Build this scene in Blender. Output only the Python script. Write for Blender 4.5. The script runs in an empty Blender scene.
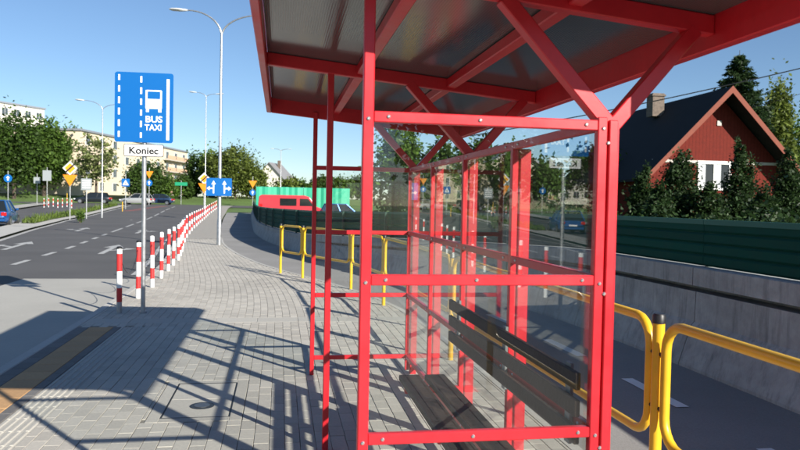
import bpy, bmesh, math, random
import numpy as np
from mathutils import Vector, Matrix
random.seed(7); rng = np.random.default_rng(11)
S = bpy.context.scene
COL = S.collection

# ------------------------------------------------------------------ camera
CAM_H = 1.65
FPX = 711.53                                   # focal length in pixels of an 800 px wide picture
RW = np.array([[0.98600, -0.01400, -0.16600], [-0.16580, 0.03371, -0.98558], [0.01985, 0.99934, 0.03082]])
_y = np.array([280.5-400, -(200.7-225), -FPX]); _y /= np.linalg.norm(_y)
_x = np.array([4624-400, -(287-225), -FPX]); _x -= _y*np.dot(_x, _y); _x /= np.linalg.norm(_x)
RW = np.array([_x, _y, np.cross(_x, _y)])
cd = bpy.data.cameras.new('camera'); cam = bpy.data.objects.new('camera', cd); COL.objects.link(cam)
M4 = Matrix.Identity(4)
for i in range(3):
    for j in range(3): M4[i][j] = RW[i][j]
M4[2][3] = CAM_H
cam.matrix_world = M4
cd.sensor_width = 36; cd.sensor_fit = 'HORIZONTAL'; cd.lens = 36*FPX/800
cd.clip_start = 0.05; cd.clip_end = 6000
cd.dof.use_dof = True; cd.dof.focus_distance = 5.2; cd.dof.aperture_fstop = 4.0
S.camera = cam

# ------------------------------------------------------------------ world, sun, exposure
SUNV = Vector((1.23, -1.77, 1.0)).normalized()  # towards the sun
EL = math.asin(SUNV.z); AZ = math.atan2(SUNV.x, SUNV.y)
w = bpy.data.worlds.new('World'); S.world = w; w.use_nodes = True
nt = w.node_tree; nt.nodes.clear()
sky = nt.nodes.new('ShaderNodeTexSky'); sky.sky_type = 'NISHITA'; sky.sun_disc = False
sky.sun_elevation = EL; sky.sun_rotation = AZ
sky.air_density = 0.9; sky.dust_density = 0.15; sky.ozone_density = 4.0; sky.altitude = 100
bg = nt.nodes.new('ShaderNodeBackground'); bg.inputs[1].default_value = 0.070
wo = nt.nodes.new('ShaderNodeOutputWorld')
nt.links.new(sky.outputs[0], bg.inputs[0]); nt.links.new(bg.outputs[0], wo.inputs[0])
sd = bpy.data.lights.new('sun', 'SUN'); sd.energy = 5.0; sd.angle = math.radians(0.53); sd.color = (1.0, 0.94, 0.84)
so = bpy.data.objects.new('sun', sd); COL.objects.link(so)
so.rotation_euler = SUNV.to_track_quat('Z', 'Y').to_euler()
S.view_settings.view_transform = 'Standard'; S.view_settings.look = 'None'
S.view_settings.exposure = 0.9; S.view_settings.gamma = 1.0; S.view_settings.use_curve_mapping = False
S.cycles.transparent_max_bounces = 32; S.cycles.max_bounces = 10; S.cycles.glossy_bounces = 5
S.cycles.use_denoising = True

# ------------------------------------------------------------------ pixel helpers (photo pixels, 800x450)
def ray(px, py):
    d = RW @ np.array([px-400, -(py-225), -FPX]); return d/np.linalg.norm(d)
def onZ(px, py, z=0.0):
    d = ray(px, py); t = (z-CAM_H)/d[2]; return (d[0]*t, d[1]*t, z)
def onY(px, py, Y):
    d = ray(px, py); t = Y/d[1]; return (d[0]*t, Y, CAM_H+d[2]*t)
def onX(px, py, X):
    d = ray(px, py); t = X/d[0]; return (X, d[1]*t, CAM_H+d[2]*t)
def T(y):                                       # rise of the land towards the far junction
    u = min(1, max(0, (y-50)/55)); v = min(1, max(0, (y-108)/16))
    return .9*u*u*(3-2*u) + 1.3*v*v*(3-2*v) + max(0, y-124)*0.004
def lerp_tab(tab, y):
    if y <= tab[0][0]: return tab[0][1]
    for (a, va), (b, vb) in zip(tab, tab[1:]):
        if y <= b: return va+(vb-va)*(y-a)/(b-a)
    return tab[-1][1]
def smooth_tab(tab):                            # Catmull-like smoothing by dense averaging
    ys = np.arange(tab[0][0], tab[-1][0]+0.01, 0.5)
    v = np.array([lerp_tab(tab, y) for y in ys])
    k = 5; pad = np.concatenate([np.full(k, v[0])-(np.arange(k, 0, -1))*(v[1]-v[0]), v, np.full(k, v[-1])+np.arange(1, k+1)*(v[-1]-v[-2])])
    sm = np.convolve(pad, np.ones(2*k+1)/(2*k+1), 'valid')
    return list(zip(ys.tolist(), sm.tolist()))
KERB = smooth_tab([(-30,-2.64),(11,-2.64),(14,-2.68),(16.8,-2.86),(19.3,-3.0),(29.5,-4.15),(39,-5.0),(53,-6.05),(68,-6.95),(85,-7.6),(96,-7.7)])
PED = smooth_tab([(-30,1.97),(9.6,1.97),(12,1.8),(13.4,1.46),(15.4,.62),(16.4,.16),(20,-.9),(26,-2.0),(38,-3.2),(60,-4.7),(85,-6.0),(96,-6.2)])
WALL = smooth_tab([(-30,4.46),(9,4.42),(12,4.05),(15,3.15),(18,2.15),(21.6,1.0),(25.2,.42),(27.8,-.12),(31.75,-.65),(37.7,-1.18),(60,-2.2),(74,-2.8)])
kx = lambda y: lerp_tab(KERB, y)
px_ = lambda y: lerp_tab(PED, y)
wx = lambda y: lerp_tab(WALL, y)

# ------------------------------------------------------------------ materials
MATS = {}
def mat(name, col, rough=0.6, metal=0.0, var=0.0, scale=8.0, bump=0.0, bscale=60.0, island=0.0, spec=0.5, coat=0.0, var2=0.0, scale2=1.0):
    if name in MATS: return MATS[name]
    m = bpy.data.materials.new(name); m.use_nodes = True; t = m.node_tree; n = t.nodes; l = t.links
    p = n['Principled BSDF']
    p.inputs['Base Color'].default_value = (*col, 1); p.inputs['Roughness'].default_value = rough
    p.inputs['Metallic'].default_value = metal; p.inputs['Specular IOR Level'].default_value = spec
    p.inputs['Coat Weight'].default_value = coat
    geo = n.new('ShaderNodeNewGeometry')
    src = None
    def mul(fac_socket, amp):
        nonlocal src
        mr = n.new('ShaderNodeMapRange'); mr.inputs[3].default_value = 1-amp; mr.inputs[4].default_value = 1+amp
        l.new(fac_socket, mr.inputs[0])
        vm = n.new('ShaderNodeVectorMath'); vm.operation = 'SCALE'
        if src is None: vm.inputs[0].default_value = col
        else: l.new(src, vm.inputs[0])
        l.new(mr.outputs[0], vm.inputs['Scale']); src = vm.outputs[0]
    if var:
        nz = n.new('ShaderNodeTexNoise'); nz.inputs['Scale'].default_value = scale; nz.inputs['Detail'].default_value = 6; nz.inputs['Roughness'].default_value = .65
        l.new(geo.outputs['Position'], nz.inputs['Vector'])
        mr0 = n.new('ShaderNodeMapRange'); mr0.inputs[1].default_value = .3; mr0.inputs[2].default_value = .7; l.new(nz.outputs[0], mr0.inputs[0])
        mul(mr0.outputs[0], var)
        rr = n.new('ShaderNodeMapRange'); rr.inputs[3].default_value = max(0.03, rough-.08); rr.inputs[4].default_value = min(1, rough+.08)
        l.new(mr0.outputs[0], rr.inputs[0]); l.new(rr.outputs[0], p.inputs['Roughness'])
    if var2:
        nz = n.new('ShaderNodeTexNoise'); nz.inputs['Scale'].default_value = scale2; nz.inputs['Detail'].default_value = 4
        l.new(geo.outputs['Position'], nz.inputs['Vector'])
        mr0 = n.new('ShaderNodeMapRange'); mr0.inputs[1].default_value = .3; mr0.inputs[2].default_value = .7; l.new(nz.outputs[0], mr0.inputs[0])
        mul(mr0.outputs[0], var2)
    if island:
        oi = n.new('ShaderNodeObjectInfo'); ad = n.new('ShaderNodeMath'); ad.operation = 'ADD'
        l.new(geo.outputs['Random Per Island'], ad.inputs[0]); l.new(oi.outputs['Random'], ad.inputs[1])
        fr = n.new('ShaderNodeMath'); fr.operation = 'FRACT'; l.new(ad.outputs[0], fr.inputs[0])
        mul(fr.outputs[0], island)
    if src is not None: l.new(src, p.inputs['Base Color'])
    if bump:
        nb = n.new('ShaderNodeTexNoise'); nb.inputs['Scale'].default_value = bscale; nb.inputs['Detail'].default_value = 4
        l.new(geo.outputs['Position'], nb.inputs['Vector'])
        b = n.new('ShaderNodeBump'); b.inputs['Strength'].default_value = bump; b.inputs['Distance'].default_value = .01
        l.new(nb.outputs[0], b.inputs['Height']); l.new(b.outputs[0], p.inputs['Normal'])
    MATS[name] = m; return m

def leaf_mat(name, col, var=.35, warm=(1.15,1.12,.75), trans=.35):
    if name in MATS: return MATS[name]
    m = bpy.data.materials.new(name); m.use_nodes = True; t = m.node_tree; n = t.nodes; l = t.links
    n.remove(n['Principled BSDF']); out = n['Material Output']
    geo = n.new('ShaderNodeNewGeometry')
    ramp = n.new('ShaderNodeValToRGB')
    e = ramp.color_ramp.elements
    e[0].color = (*[c*(1-var) for c in col], 1); e[1].color = (*[c*(1+var)*wm for c, wm in zip(col, warm)], 1)
    l.new(geo.outputs['Random Per Island'], ramp.inputs[0])
    d = n.new('ShaderNodeBsdfPrincipled'); d.inputs['Roughness'].default_value = .55; d.inputs['Specular IOR Level'].default_value = .3
    tr = n.new('ShaderNodeBsdfTranslucent'); mx = n.new('ShaderNodeMixShader'); mx.inputs[0].default_value = trans
    l.new(ramp.outputs[0], d.inputs['Base Color']); l.new(ramp.outputs[0], tr.inputs[0])
    l.new(d.outputs[0], mx.inputs[1]); l.new(tr.outputs[0], mx.inputs[2]); l.new(mx.outputs[0], out.inputs[0])
    MATS[name] = m; return m

def glass_mat(name='clear_glass', tint=(.972,.987,.982), haze=.003, gain=1.0):
    if name in MATS: return MATS[name]
    m = bpy.data.materials.new(name); m.use_nodes = True; t = m.node_tree; n = t.nodes; l = t.links
    n.remove(n['Principled BSDF']); out = n['Material Output']
    fr = n.new('ShaderNodeFresnel'); gb = n.new('ShaderNodeNewGeometry')      # same reflectance at both faces of the pane
    im = n.new('ShaderNodeMapRange'); im.inputs[3].default_value = 1.52; im.inputs[4].default_value = 1/1.52
    l.new(gb.outputs['Backfacing'], im.inputs[0]); l.new(im.outputs[0], fr.inputs[0])
    gm = n.new('ShaderNodeMath'); gm.operation = 'MULTIPLY'; gm.inputs[1].default_value = gain; gm.use_clamp = True
    l.new(fr.outputs[0], gm.inputs[0])
    tr = n.new('ShaderNodeBsdfTransparent'); tr.inputs[0].default_value = (*tint, 1)
    df = n.new('ShaderNodeBsdfDiffuse'); df.inputs[0].default_value = (.5,.5,.48,1)
    geo = n.new('ShaderNodeNewGeometry'); nz = n.new('ShaderNodeTexNoise'); nz.inputs['Scale'].default_value = 5; nz.inputs['Detail'].default_value = 8
    l.new(geo.outputs['Position'], nz.inputs['Vector'])
    mr = n.new('ShaderNodeMapRange'); mr.inputs[1].default_value = .35; mr.inputs[2].default_value = .8; mr.inputs[3].default_value = haze*.3; mr.inputs[4].default_value = haze*2
    l.new(nz.outputs[0], mr.inputs[0])
    m1 = n.new('ShaderNodeMixShader'); l.new(mr.outputs[0], m1.inputs[0]); l.new(tr.outputs[0], m1.inputs[1]); l.new(df.outputs[0], m1.inputs[2])
    gl = n.new('ShaderNodeBsdfGlossy'); gl.inputs['Roughness'].default_value = 0.0
    m2 = n.new('ShaderNodeMixShader'); l.new(gm.outputs[0], m2.inputs[0]); l.new(m1.outputs[0], m2.inputs[1]); l.new(gl.outputs[0], m2.inputs[2])
    l.new(m2.outputs[0], out.inputs[0])
    MATS[name] = m; return m

RED = mat('red_paint', (.56,.016,.026), .38, var=.10, scale=3, spec=.5, bump=.03, bscale=25, var2=.04, scale2=40)
YEL = mat('yellow_paint', (.72,.43,.02), .38, var=.10, scale=5)
BLACK = mat('black_plastic', (.015,.015,.017), .45)
STEEL = mat('galvanised_steel', (.42,.43,.44), .42, .75, var=.15, scale=12)
BOLT = mat('zinc_bolt', (.7,.7,.68), .3, .9)
PLANK = mat('dark_stained_wood', (.030,.022,.018), .6, spec=.2, var=.4, scale=14, bump=.25, bscale=40)
WHITE = mat('white_paint', (.78,.78,.76), .5, var=.05, scale=6)
WORNW = mat('worn_road_paint', (.40,.40,.385), .7, var=.28, scale=9)
BREDM = mat('bollard_red', (.6,.03,.03), .45, var=.08, scale=9)
ASPH = mat('asphalt', (.085,.083,.082), .85, var=.16, scale=55, bump=.35, bscale=160, var2=.14, scale2=.35)
ASPH2 = mat('cycle_asphalt', (.25,.243,.232), .85, var=.16, scale=60, bump=.4, bscale=180, var2=.12, scale2=.6)
CONC = mat('bay_concrete', (.37,.36,.325), .85, var=.07, scale=30, bump=.2, bscale=120, var2=.08, scale2=.5)
PAVE = mat('paver_concrete', (.405,.383,.338), .85, var=.10, scale=45, bump=.3, bscale=150, island=.10, var2=.08, scale2=.6)
PAVEL = mat('light_slab', (.40,.385,.345), .85, var=.08, scale=40, bump=.3, bscale=150, island=.05)
PAVED = mat('dark_paver', (.14,.135,.13), .85, var=.12, scale=40, bump=.3, bscale=150, island=.12)
JOINT = mat('joint_sand', (.21,.195,.165), .95, var=.25, scale=30)
TACT = mat('tactile_orange', (.42,.25,.115), .8, var=.12, scale=30, bump=.25, bscale=130, island=.08)
KERBM = mat('kerb_concrete', (.42,.41,.38), .85, var=.10, scale=25, bump=.2, bscale=90, island=.06)
WALLC = mat('weathered_concrete', (.335,.345,.34), .9, spec=.2, var=.16, scale=7, bump=.3, bscale=50, island=.05, var2=.14, scale2=1.3)
def add_streaks(m, amt=.28):                   # rain streaks running down a wall
    t = m.node_tree; n = t.nodes; l = t.links; p = n['Principled BSDF']
    geo = n.new('ShaderNodeNewGeometry'); mp = n.new('ShaderNodeMapping'); mp.inputs['Scale'].default_value = (5,5,.45)
    nz = n.new('ShaderNodeTexNoise'); nz.inputs['Scale'].default_value = 2.2; nz.inputs['Detail'].default_value = 7; nz.inputs['Roughness'].default_value = .7
    l.new(geo.outputs['Position'], mp.inputs[0]); l.new(mp.outputs[0], nz.inputs['Vector'])
    mr = n.new('ShaderNodeMapRange'); mr.inputs[1].default_value = .5; mr.inputs[2].default_value = .72; mr.inputs[3].default_value = 1; mr.inputs[4].default_value = 1-amt
    l.new(nz.outputs[0], mr.inputs[0]); src = p.inputs['Base Color'].links[0].from_socket
    vm = n.new('ShaderNodeVectorMath'); vm.operation = 'SCALE'; l.new(src, vm.inputs[0]); l.new(mr.outputs[0], vm.inputs['Scale']); l.new(vm.outputs[0], p.inputs['Base Color'])
add_streaks(WALLC, .42)
GREENF = mat('green_sheet', (.005,.055,.040), .75, var=.10, scale=5, island=.10, spec=.12)
GREENP = mat('green_post', (.012,.05,.036), .5)
GREENB = mat('green_board', (.03,.36,.22), .55, var=.06, scale=.8)
SBLUE = mat('sign_blue', (.002,.11,.37), .35)
SWHITE = mat('sign_white', (.82,.82,.82), .4)
SBLACK = mat('sign_black', (.015,.015,.015), .5)
SYEL = mat('sign_yellow', (.80,.33,.015), .4)
SORANGE = mat('sign_orange', (.75,.24,.01), .4)
SGREEN = mat('sign_green', (.01,.25,.12), .4)
SGREY = mat('sign_back_grey', (.33,.36,.37), .5, .3)
CHAIN = mat('chain_steel', (.10,.10,.10), .45, .8)
GLASS = glass_mat()
CARGL = mat('car_glass', (.012,.016,.018), .06, spec=.7)
TYRE = mat('tyre_rubber', (.02,.02,.02), .8)
RIM = mat('alloy_rim', (.45,.45,.46), .3, .9)
LAMPR = mat('tail_lamp', (.45,.01,.01), .2)
LAMPW = mat('head_lamp', (.75,.76,.78), .15)
IRON = mat('cast_iron', (.05,.055,.06), .55, .6, var=.2, scale=30)
BARK = mat('bark', (.07,.052,.04), .9, var=.3, scale=14, bump=.6, bscale=18)

# ------------------------------------------------------------------ builders
class MB:
    def __init__(self): self.v = []; self.f = []
    def add(self, vs, fs):
        o = len(self.v); self.v += [tuple(p) for p in vs]; self.f += [tuple(i+o for i in f) for f in fs]; return self
    def box(self, x0, x1, y0, y1, z0, z1):
        return self.add([(x0,y0,z0),(x1,y0,z0),(x1,y1,z0),(x0,y1,z0),(x0,y0,z1),(x1,y0,z1),(x1,y1,z1),(x0,y1,z1)],
                        [(3,2,1,0),(4,5,6,7),(0,1,5,4),(1,2,6,5),(2,3,7,6),(3,0,4,7)])
    def bbox(self, x0, x1, y0, y1, z0, z1, b=.004):           # box with chamfered edges
        bm = bmesh.new(); bmesh.ops.create_cube(bm, size=1)
        for v in bm.verts:
            v.co = Vector(((x0+x1)/2+v.co.x*(x1-x0), (y0+y1)/2+v.co.y*(y1-y0), (z0+z1)/2+v.co.z*(z1-z0)))
        bmesh.ops.bevel(bm, geom=bm.edges[:], offset=b, segments=1, affect='EDGES', profile=.5)
        bm.verts.index_update()
        self.add([v.co[:] for v in bm.verts], [[v.index for v in f.verts] for f in bm.faces]); bm.free(); return self
    def beam(self, a, b, wdt, hgt, up=(0,0,1), ch=.004):       # chamfered bar from a to b, wdt sideways, hgt along up
        a = Vector(a); b = Vector(b); d = (b-a); L = d.length; d.normalize(); u = Vector(up); s = d.cross(u).normalized(); u = s.cross(d).normalized()
        t = MB().bbox(-wdt/2, wdt/2, 0, L, -hgt/2, hgt/2, ch)
        return self.add([tuple(a+s*p[0]+d*p[1]+u*p[2]) for p in t.v], t.f)
    def tube(self, pts, r, n=8, cap=True, closed=False):
        P = [Vector(p) for p in pts]; R = r if hasattr(r, '__len__') else [r]*len(P)
        base = len(self.v); N = len(P); prev = None
        for i, p in enumerate(P):
            if closed: d = P[(i+1) % N]-P[i-1]
            else: d = P[min(i+1, N-1)]-P[max(i-1, 0)]
            d.normalize()
            if prev is None:
                s = d.cross(Vector((0,0,1)) if abs(d.z) < .95 else Vector((0,1,0))).normalized()
            else:
                s = (prev-d*prev.dot(d)).normalized()
            prev = s; u = d.cross(s)
            for k in range(n):
                a = 2*math.pi*k/n; self.v.append(tuple(p+(s*math.cos(a)+u*math.sin(a))*R[i]))
        for i in range(N if closed else N-1):
            j = (i+1) % N
            for k in range(n):
                k2 = (k+1) % n; self.f.append((base+i*n+k, base+i*n+k2, base+j*n+k2, base+j*n+k))
        if cap and not closed:
            self.f.append(tuple(base+k for k in range(n))[::-1]); self.f.append(tuple(base+(N-1)*n+k for k in range(n)))
        return self
    def prism(self, poly, fn, t0, t1):                          # poly of 2-D points, fn(u,v,t)->xyz
        n = len(poly)
        vs = [fn(u, v, t0) for u, v in poly]+[fn(u, v, t1) for u, v in poly]
        return self.add(vs, [tuple(range(n))[::-1], tuple(range(n, 2*n))]+[(i, (i+1) % n, n+(i+1) % n, n+i) for i in range(n)])
    def build(self, name, m, parent=None, smooth=False, loc=None):
        me = bpy.data.meshes.new(name); me.from_pydata(self.v, [], self.f); me.materials.append(m); me.update()
        bm = bmesh.new(); bm.from_mesh(me); bmesh.ops.recalc_face_normals(bm, faces=bm.faces[:]); bm.to_mesh(me); bm.free()
        if smooth:
            for p in me.polygons: p.use_smooth = True
            try: me.set_sharp_from_angle(angle=math.radians(40))
            except Exception: pass
        return link(name, me, parent, loc)
def link(name, me, parent=None, loc=None, rot=None):
    o = bpy.data.objects.new(name, me); COL.objects.link(o)
    if parent: o.parent = parent
    if loc is not None: o.location = loc
    if rot is not None: o.rotation_euler = rot
    return o
def tag(o, label, cat, group=None):
    o['label'] = label; o['category'] = cat
    if group: o['group'] = group
    return o
def thing(name, label, cat, loc=(0,0,0), rz=0.0, group=None):
    o = link(name, None, None, loc, (0,0,rz)); o.empty_display_size = .3
    return tag(o, label, cat, group)
def struct(o): o['kind'] = 'structure'; return o
def stuff(o): o['kind'] = 'stuff'; return o
def quads_mesh(name, V, m):                                     # V: (n,4,3) array
    n = len(V); me = bpy.data.meshes.new(name)
    me.vertices.add(n*4); me.loops.add(n*4); me.polygons.add(n)
    me.vertices.foreach_set('co', np.ascontiguousarray(V, dtype=np.float32).ravel())
    me.loops.foreach_set('vertex_index', np.arange(n*4, dtype=np.int32))
    me.polygons.foreach_set('loop_start', np.arange(0, n*4, 4, dtype=np.int32))
    me.update(calc_edges=True); me.materials.append(m); me.validate(); return me
def strip(name, lf, rf, y0, y1, dz, m, step=1.0, parent=None):  # a sheet between two edge functions of y
    n = max(1, int(math.ceil((y1-y0)/step))); b = MB()
    for i in range(n+1):
        y = y0+(y1-y0)*i/n; z = T(y)+dz
        b.v += [(lf(y), y, z), (rf(y), y, z)]
    b.f = [(2*i, 2*i+1, 2*i+3, 2*i+2) for i in range(n)]
    return b.build(name, m, parent)
def text_mesh(txt, size, m):
    c = bpy.data.curves.new('txt', 'FONT'); c.body = txt; c.size = size; c.align_x = 'CENTER'; c.align_y = 'CENTER'; c.extrude = .0015; c.offset = size*.024; c.resolution_u = 4
    o = bpy.data.objects.new('txt', c); COL.objects.link(o)
    dg = bpy.context.evaluated_depsgraph_get(); me = bpy.data.meshes.new_from_object(o.evaluated_get(dg))
    bpy.data.objects.remove(o); me.materials.clear(); me.materials.append(m); return me

# ================================================================== THE SETTING
# grassland reaching the horizon
b = MB(); ys = [-400,-100,-30,0,20,40,50,60,70,80,90,100,105,108,110,112,114,116,118,120,122,124,130,160,220,400,900,3000]; xs = [-3000,-600,-200,-60,-30,-15,0,15,30,60,200,600,3000]
for y in ys:
    for x in xs: b.v.append((x, y, T(y)-.17))
nx = len(xs)
b.f = [(j*nx+i, j*nx+i+1, (j+1)*nx+i+1, (j+1)*nx+i) for j in range(len(ys)-1) for i in range(nx-1)]
GRASSM = mat('meadow_grass', (.085,.145,.028), .95, var=.3, scale=3.0, bump=.5, bscale=8, var2=.25, scale2=.25)
struct(b.build('ground', GRASSM))

# main road, side road, junction
MED = [(-30,-7.4),(10,-8.2),(22,-9.4),(30,-10.9),(39.4,-12.74),(54.5,-15.3),(70.5,-16.7),(92,-18.4),(100,-19)]
MED2 = [(-30,-8.4),(10,-9.6),(22,-11.0),(35.4,-13.6),(50.7,-16.6),(65,-18.6),(85,-19.4),(92,-19.5)]
FARL = [(-30,-17),(20,-19),(44,-22.5),(60,-24.5),(77,-25.6),(90,-27),(98,-29)]
mx_ = lambda y: lerp_tab(MED, y)
road = struct(strip('main_road', lambda y: mx_(y)-.05, lambda y: kx(y)+.02, -30, 98, -.12, ASPH, 1.0))
struct(strip('side_road', lambda y: lerp_tab(FARL, y), lambda y: lerp_tab(MED2, y)+.3, -30, 98, -.124, ASPH, 2.0))
jn = MB(); jl = [(-75,96.5),(14,96.5),(14,107.5),(-75,107.5)]
for i in range(5):
    y = 92+16*i/4; jn.v += [(-75, y, T(y)-.118), (6-2*i, y, T(y)-.118)]
jn.f = [(2*i,2*i+1,2*i+3,2*i+2) for i in range(4)]
struct(jn.build('junction_road', ASPH))
struct(strip('bus_bay', lambda y: -5.35, lambda y: kx(y)+.02, -30, 16.2, -.114, CONC, 1.5))

# median island of pale concrete with a grass part
struct(strip('median_kerb', lambda y: lerp_tab(MED2, y), lambda y: mx_(y), -30, 90, -.02, KERBM, 1.5))
struct(strip('median_grass', lambda y: lerp_tab(MED2, y)+.25, lambda y: mx_(y)-.75, 46, 89, .02, GRASSM, 1.5))
struct(strip('verge_left', lambda y: lerp_tab(FARL, y)-30, lambda y: lerp_tab(FARL, y)-2.0, -30, 91, .02, GRASSM, 2.0))
struct(strip('pavement_left', lambda y: lerp_tab(FARL, y)-2.0, lambda y: lerp_tab(FARL, y), -30, 91, .01, CONC, 2.0))

# painted markings on the main road
def mark_quad(x0, y0, x1, y1, wd, name='lane_dash', m=None):
    d = Vector((x1-x0, y1-y0)).normalized(); s = Vector((-d.y, d.x))*wd/2
    vs = [(x0-s.x, y0-s.y), (x0+s.x, y0+s.y), (x1+s.x, y1+s.y), (x1-s.x, y1-s.y)]
    MB().add([(x, y, T(y)-.113) for x, y in vs], [(0,1,2,3)]).build(name, m or WORNW, road)
div = lambda y: lerp_tab([(0,-5.3),(10,-6.0),(19.5,-6.7),(26,-7.14),(33,-7.9),(52,-9.9),(80,-12.2),(96,-13.2)], y)
for i in range(9):
    y = 10.4+i*3.02; mark_quad(div(y), y, div(y+1.45), y+1.45, .16)
for i in range(8):
    y = 38+i*7.0; mark_quad(div(y), y, div(y+5), y+5, .14)
for i in range(46):
    y = 17.0+i*1.7
    if y < 94: mark_quad(kx(y)-.42, y, kx(y+1.7)-.42, y+1.705, .13, 'edge_line')
for i in range(60):
    y = -4+i*1.7
    if y < 92: mark_quad(mx_(y)+.12, y, mx_(y+1.7)+.12, y+1.705, .2, 'edge_line')
def arrow(cx, cy, rz, flip=1, L=4.6):
    # straight-and-turn lane arrow lying on the road, pointing along +y before rotation
    polys = [[(-.09,0),(.09,0),(.09,L*.68),(-.09,L*.68)], [(-.34,L*.66),(.34,L*.66),(0,L)],
             [(.07*flip,L*.28),(.07*flip,L*.36),(.50*flip,L*.50),(.50*flip,L*.42)], [(.46*flip,L*.35),(.46*flip,L*.57),(.86*flip,L*.50)]]
    c, s = math.cos(rz), math.sin(rz); bb = MB()
    for k, pl in enumerate(polys):
        bb.add([(cx+x*c-y*s, cy+x*s+y*c, T(cy)-.112+.0015*k) for x, y in pl], [tuple(range(len(pl)))])
    bb.build('arrow_marking', WORNW, road)
for p, fl, rz in [((28,245.6),-1,.13), ((88,229.6),-1,.13), ((117,249.2),1,.09), ((145,231.5),1,.09), ((137,220),-1,.13)]:
    q = onZ(*p, -.12); arrow(q[0], q[1]-2.3, rz, fl)
# red worn crossing strips at the junction
REDP = mat('worn_red_crossing', (.24,.085,.075), .85, var=.2, scale=4)
for i in range(4):
    y = 76+i*4.5; mark_quad(div(y)-3.6+.55*i, y, div(y)-3.0+.55*i, y+3.2, .9, 'crossing_strip', REDP)

# kerb stones along the pavement
y = -6.0; i = 0
while y < 34:
    a, c2 = kx(y), kx(y+1.0)
    b = MB(); ch = .012; L = .992
    prof = [(0,-.16),(0,-ch),(ch,0),(.125-ch,0),(.125,-ch),(.125,-.16)]
    dx = random.uniform(-.003,.003); dzz = random.uniform(-.002,.002)
    b.v = [(a+u+dx, y, v+dzz) for u, v in prof]+[(c2+u+dx, y+L, v+dzz) for u, v in prof]
    b.f = [(k,k+1,k+7,k+6) for k in range(5)]+[tuple(range(6))[::-1], tuple(range(6,12))]
    o = b.build('kerb_stone', KERBM)
    if i == 0: KERBROOT = struct(thing('kerb','long kerb','kerb')); [KERBROOT.__delitem__(k) for k in ('label','category')]
    o.parent = KERBROOT; y += 1.0; i += 1
strip('kerb_line', lambda y: kx(y), lambda y: kx(y)+.125, 34, 96, 0.0, KERBM, 1.0, KERBROOT)

# pavement: bedding sheet, then pavers
pavement = struct(strip('pavement', lambda y: kx(y)+.12, lambda y: px_(y), -30, 30.5, -.007, JOINT, .5))
# beyond: pavers too small to pick apart
m = bpy.data.materials.new('far_pavers'); m.use_nodes = True; t = m.node_tree; n = t.nodes; l = t.links
bt = n.new('ShaderNodeTexBrick'); bt.inputs['Scale'].default_value = 1; bt.inputs['Brick Width'].default_value = .21; bt.inputs['Row Height'].default_value = .105; bt.inputs['Mortar Size'].default_value = .006
bt.inputs['Color1'].default_value = (.35,.33,.29,1); bt.inputs['Color2'].default_value = (.32,.30,.265,1); bt.inputs['Mortar'].default_value = (.2,.19,.17,1)
geo = n.new('ShaderNodeNewGeometry'); mp = n.new('ShaderNodeMapping'); mp.inputs['Rotation'].default_value = (0,0,math.radians(90))
l.new(geo.outputs['Position'], mp.inputs[0]); l.new(mp.outputs[0], bt.inputs[0]); l.new(bt.outputs[0], n['Principled BSDF'].inputs['Base Color']); n['Principled BSDF'].inputs['Roughness'].default_value = .85
struct(strip('pavement_far', lambda y: kx(y)+.12, lambda y: px_(y), 30.5, 96, 0.0, m, 1.0))
cyc = struct(strip('cycle_path', lambda y: px_(y)+.08, lambda y: wx(y)+.1, -30, 74, -.03, ASPH2, .75))
y = -9.0; CE = MB()
while y < 40:                                                  # flush edging between pavers and cycle path
    MB().add([(px_(y),y,-.1),(px_(y)+.08,y,-.1),(px_(y+.99)+.08,y+.99,-.1),(px_(y+.99),y+.99,-.1),(px_(y),y,.003),(px_(y)+.08,y,.003),(px_(y+.99)+.08,y+.99,.003),(px_(y+.99),y+.99,.003)],
             [(4,5,6,7),(0,1,5,4),(1,2,6,5),(2,3,7,6),(3,0,4,7)]).build('edging_stone', KERBM, pavement); y += 1.0
for i in range(9):                                             # dashed centre line on the cycle path
    y = -2.52+i*2.0
    cx = lambda yy: 3.40 + (wx(yy)-4.45)*.9
    MB().add([(cx(y)-.06,y,-.024),(cx(y)+.06,y,-.024),(cx(y+.98)+.06,y+.98,-.024),(cx(y+.98)-.06,y+.98,-.024)], [(0,1,2,3)]).build('cycle_dash', WHITE, cyc)

PW, PL, GAP = .105, .210, .0036
def paver_mesh(w_, l_, hgt=.03, ch=.0022):
    hw, hl = w_/2, l_/2
    vs = [(-hw,-hl,-hgt),(hw,-hl,-hgt),(hw,hl,-hgt),(-hw,hl,-hgt),(-hw,-hl,-ch),(hw,-hl,-ch),(hw,hl,-ch),(-hw,hl,-ch),
          (-hw+ch,-hl+ch,0),(hw-ch,-hl+ch,0),(hw-ch,hl-ch,0),(-hw+ch,hl-ch,0)]
    fs = [(8,9,10,11)]+[(i,(i+1)%4,4+(i+1)%4,4+i) for i in range(4)]+[(4+i,4+(i+1)%4,8+(i+1)%4,8+i) for i in range(4)]
    return vs, fs
pv, pf = paver_mesh(PW-GAP, PL-GAP)
pme = bpy.data.meshes.new('paver'); pme.from_pydata(pv, [], pf); pme.materials.append(PAVE); pme.update()
HATCH = (-.86-.11, -.37+.11, 5.52-.11, 6.53+.11)
BAND = (9.78, 10.16)
def shift(y): return 0 if y < 10 else -.0115*(y-10)**2 if y < 16 else -.414-.138*(y-16)
cells = []; cuts = []
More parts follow.
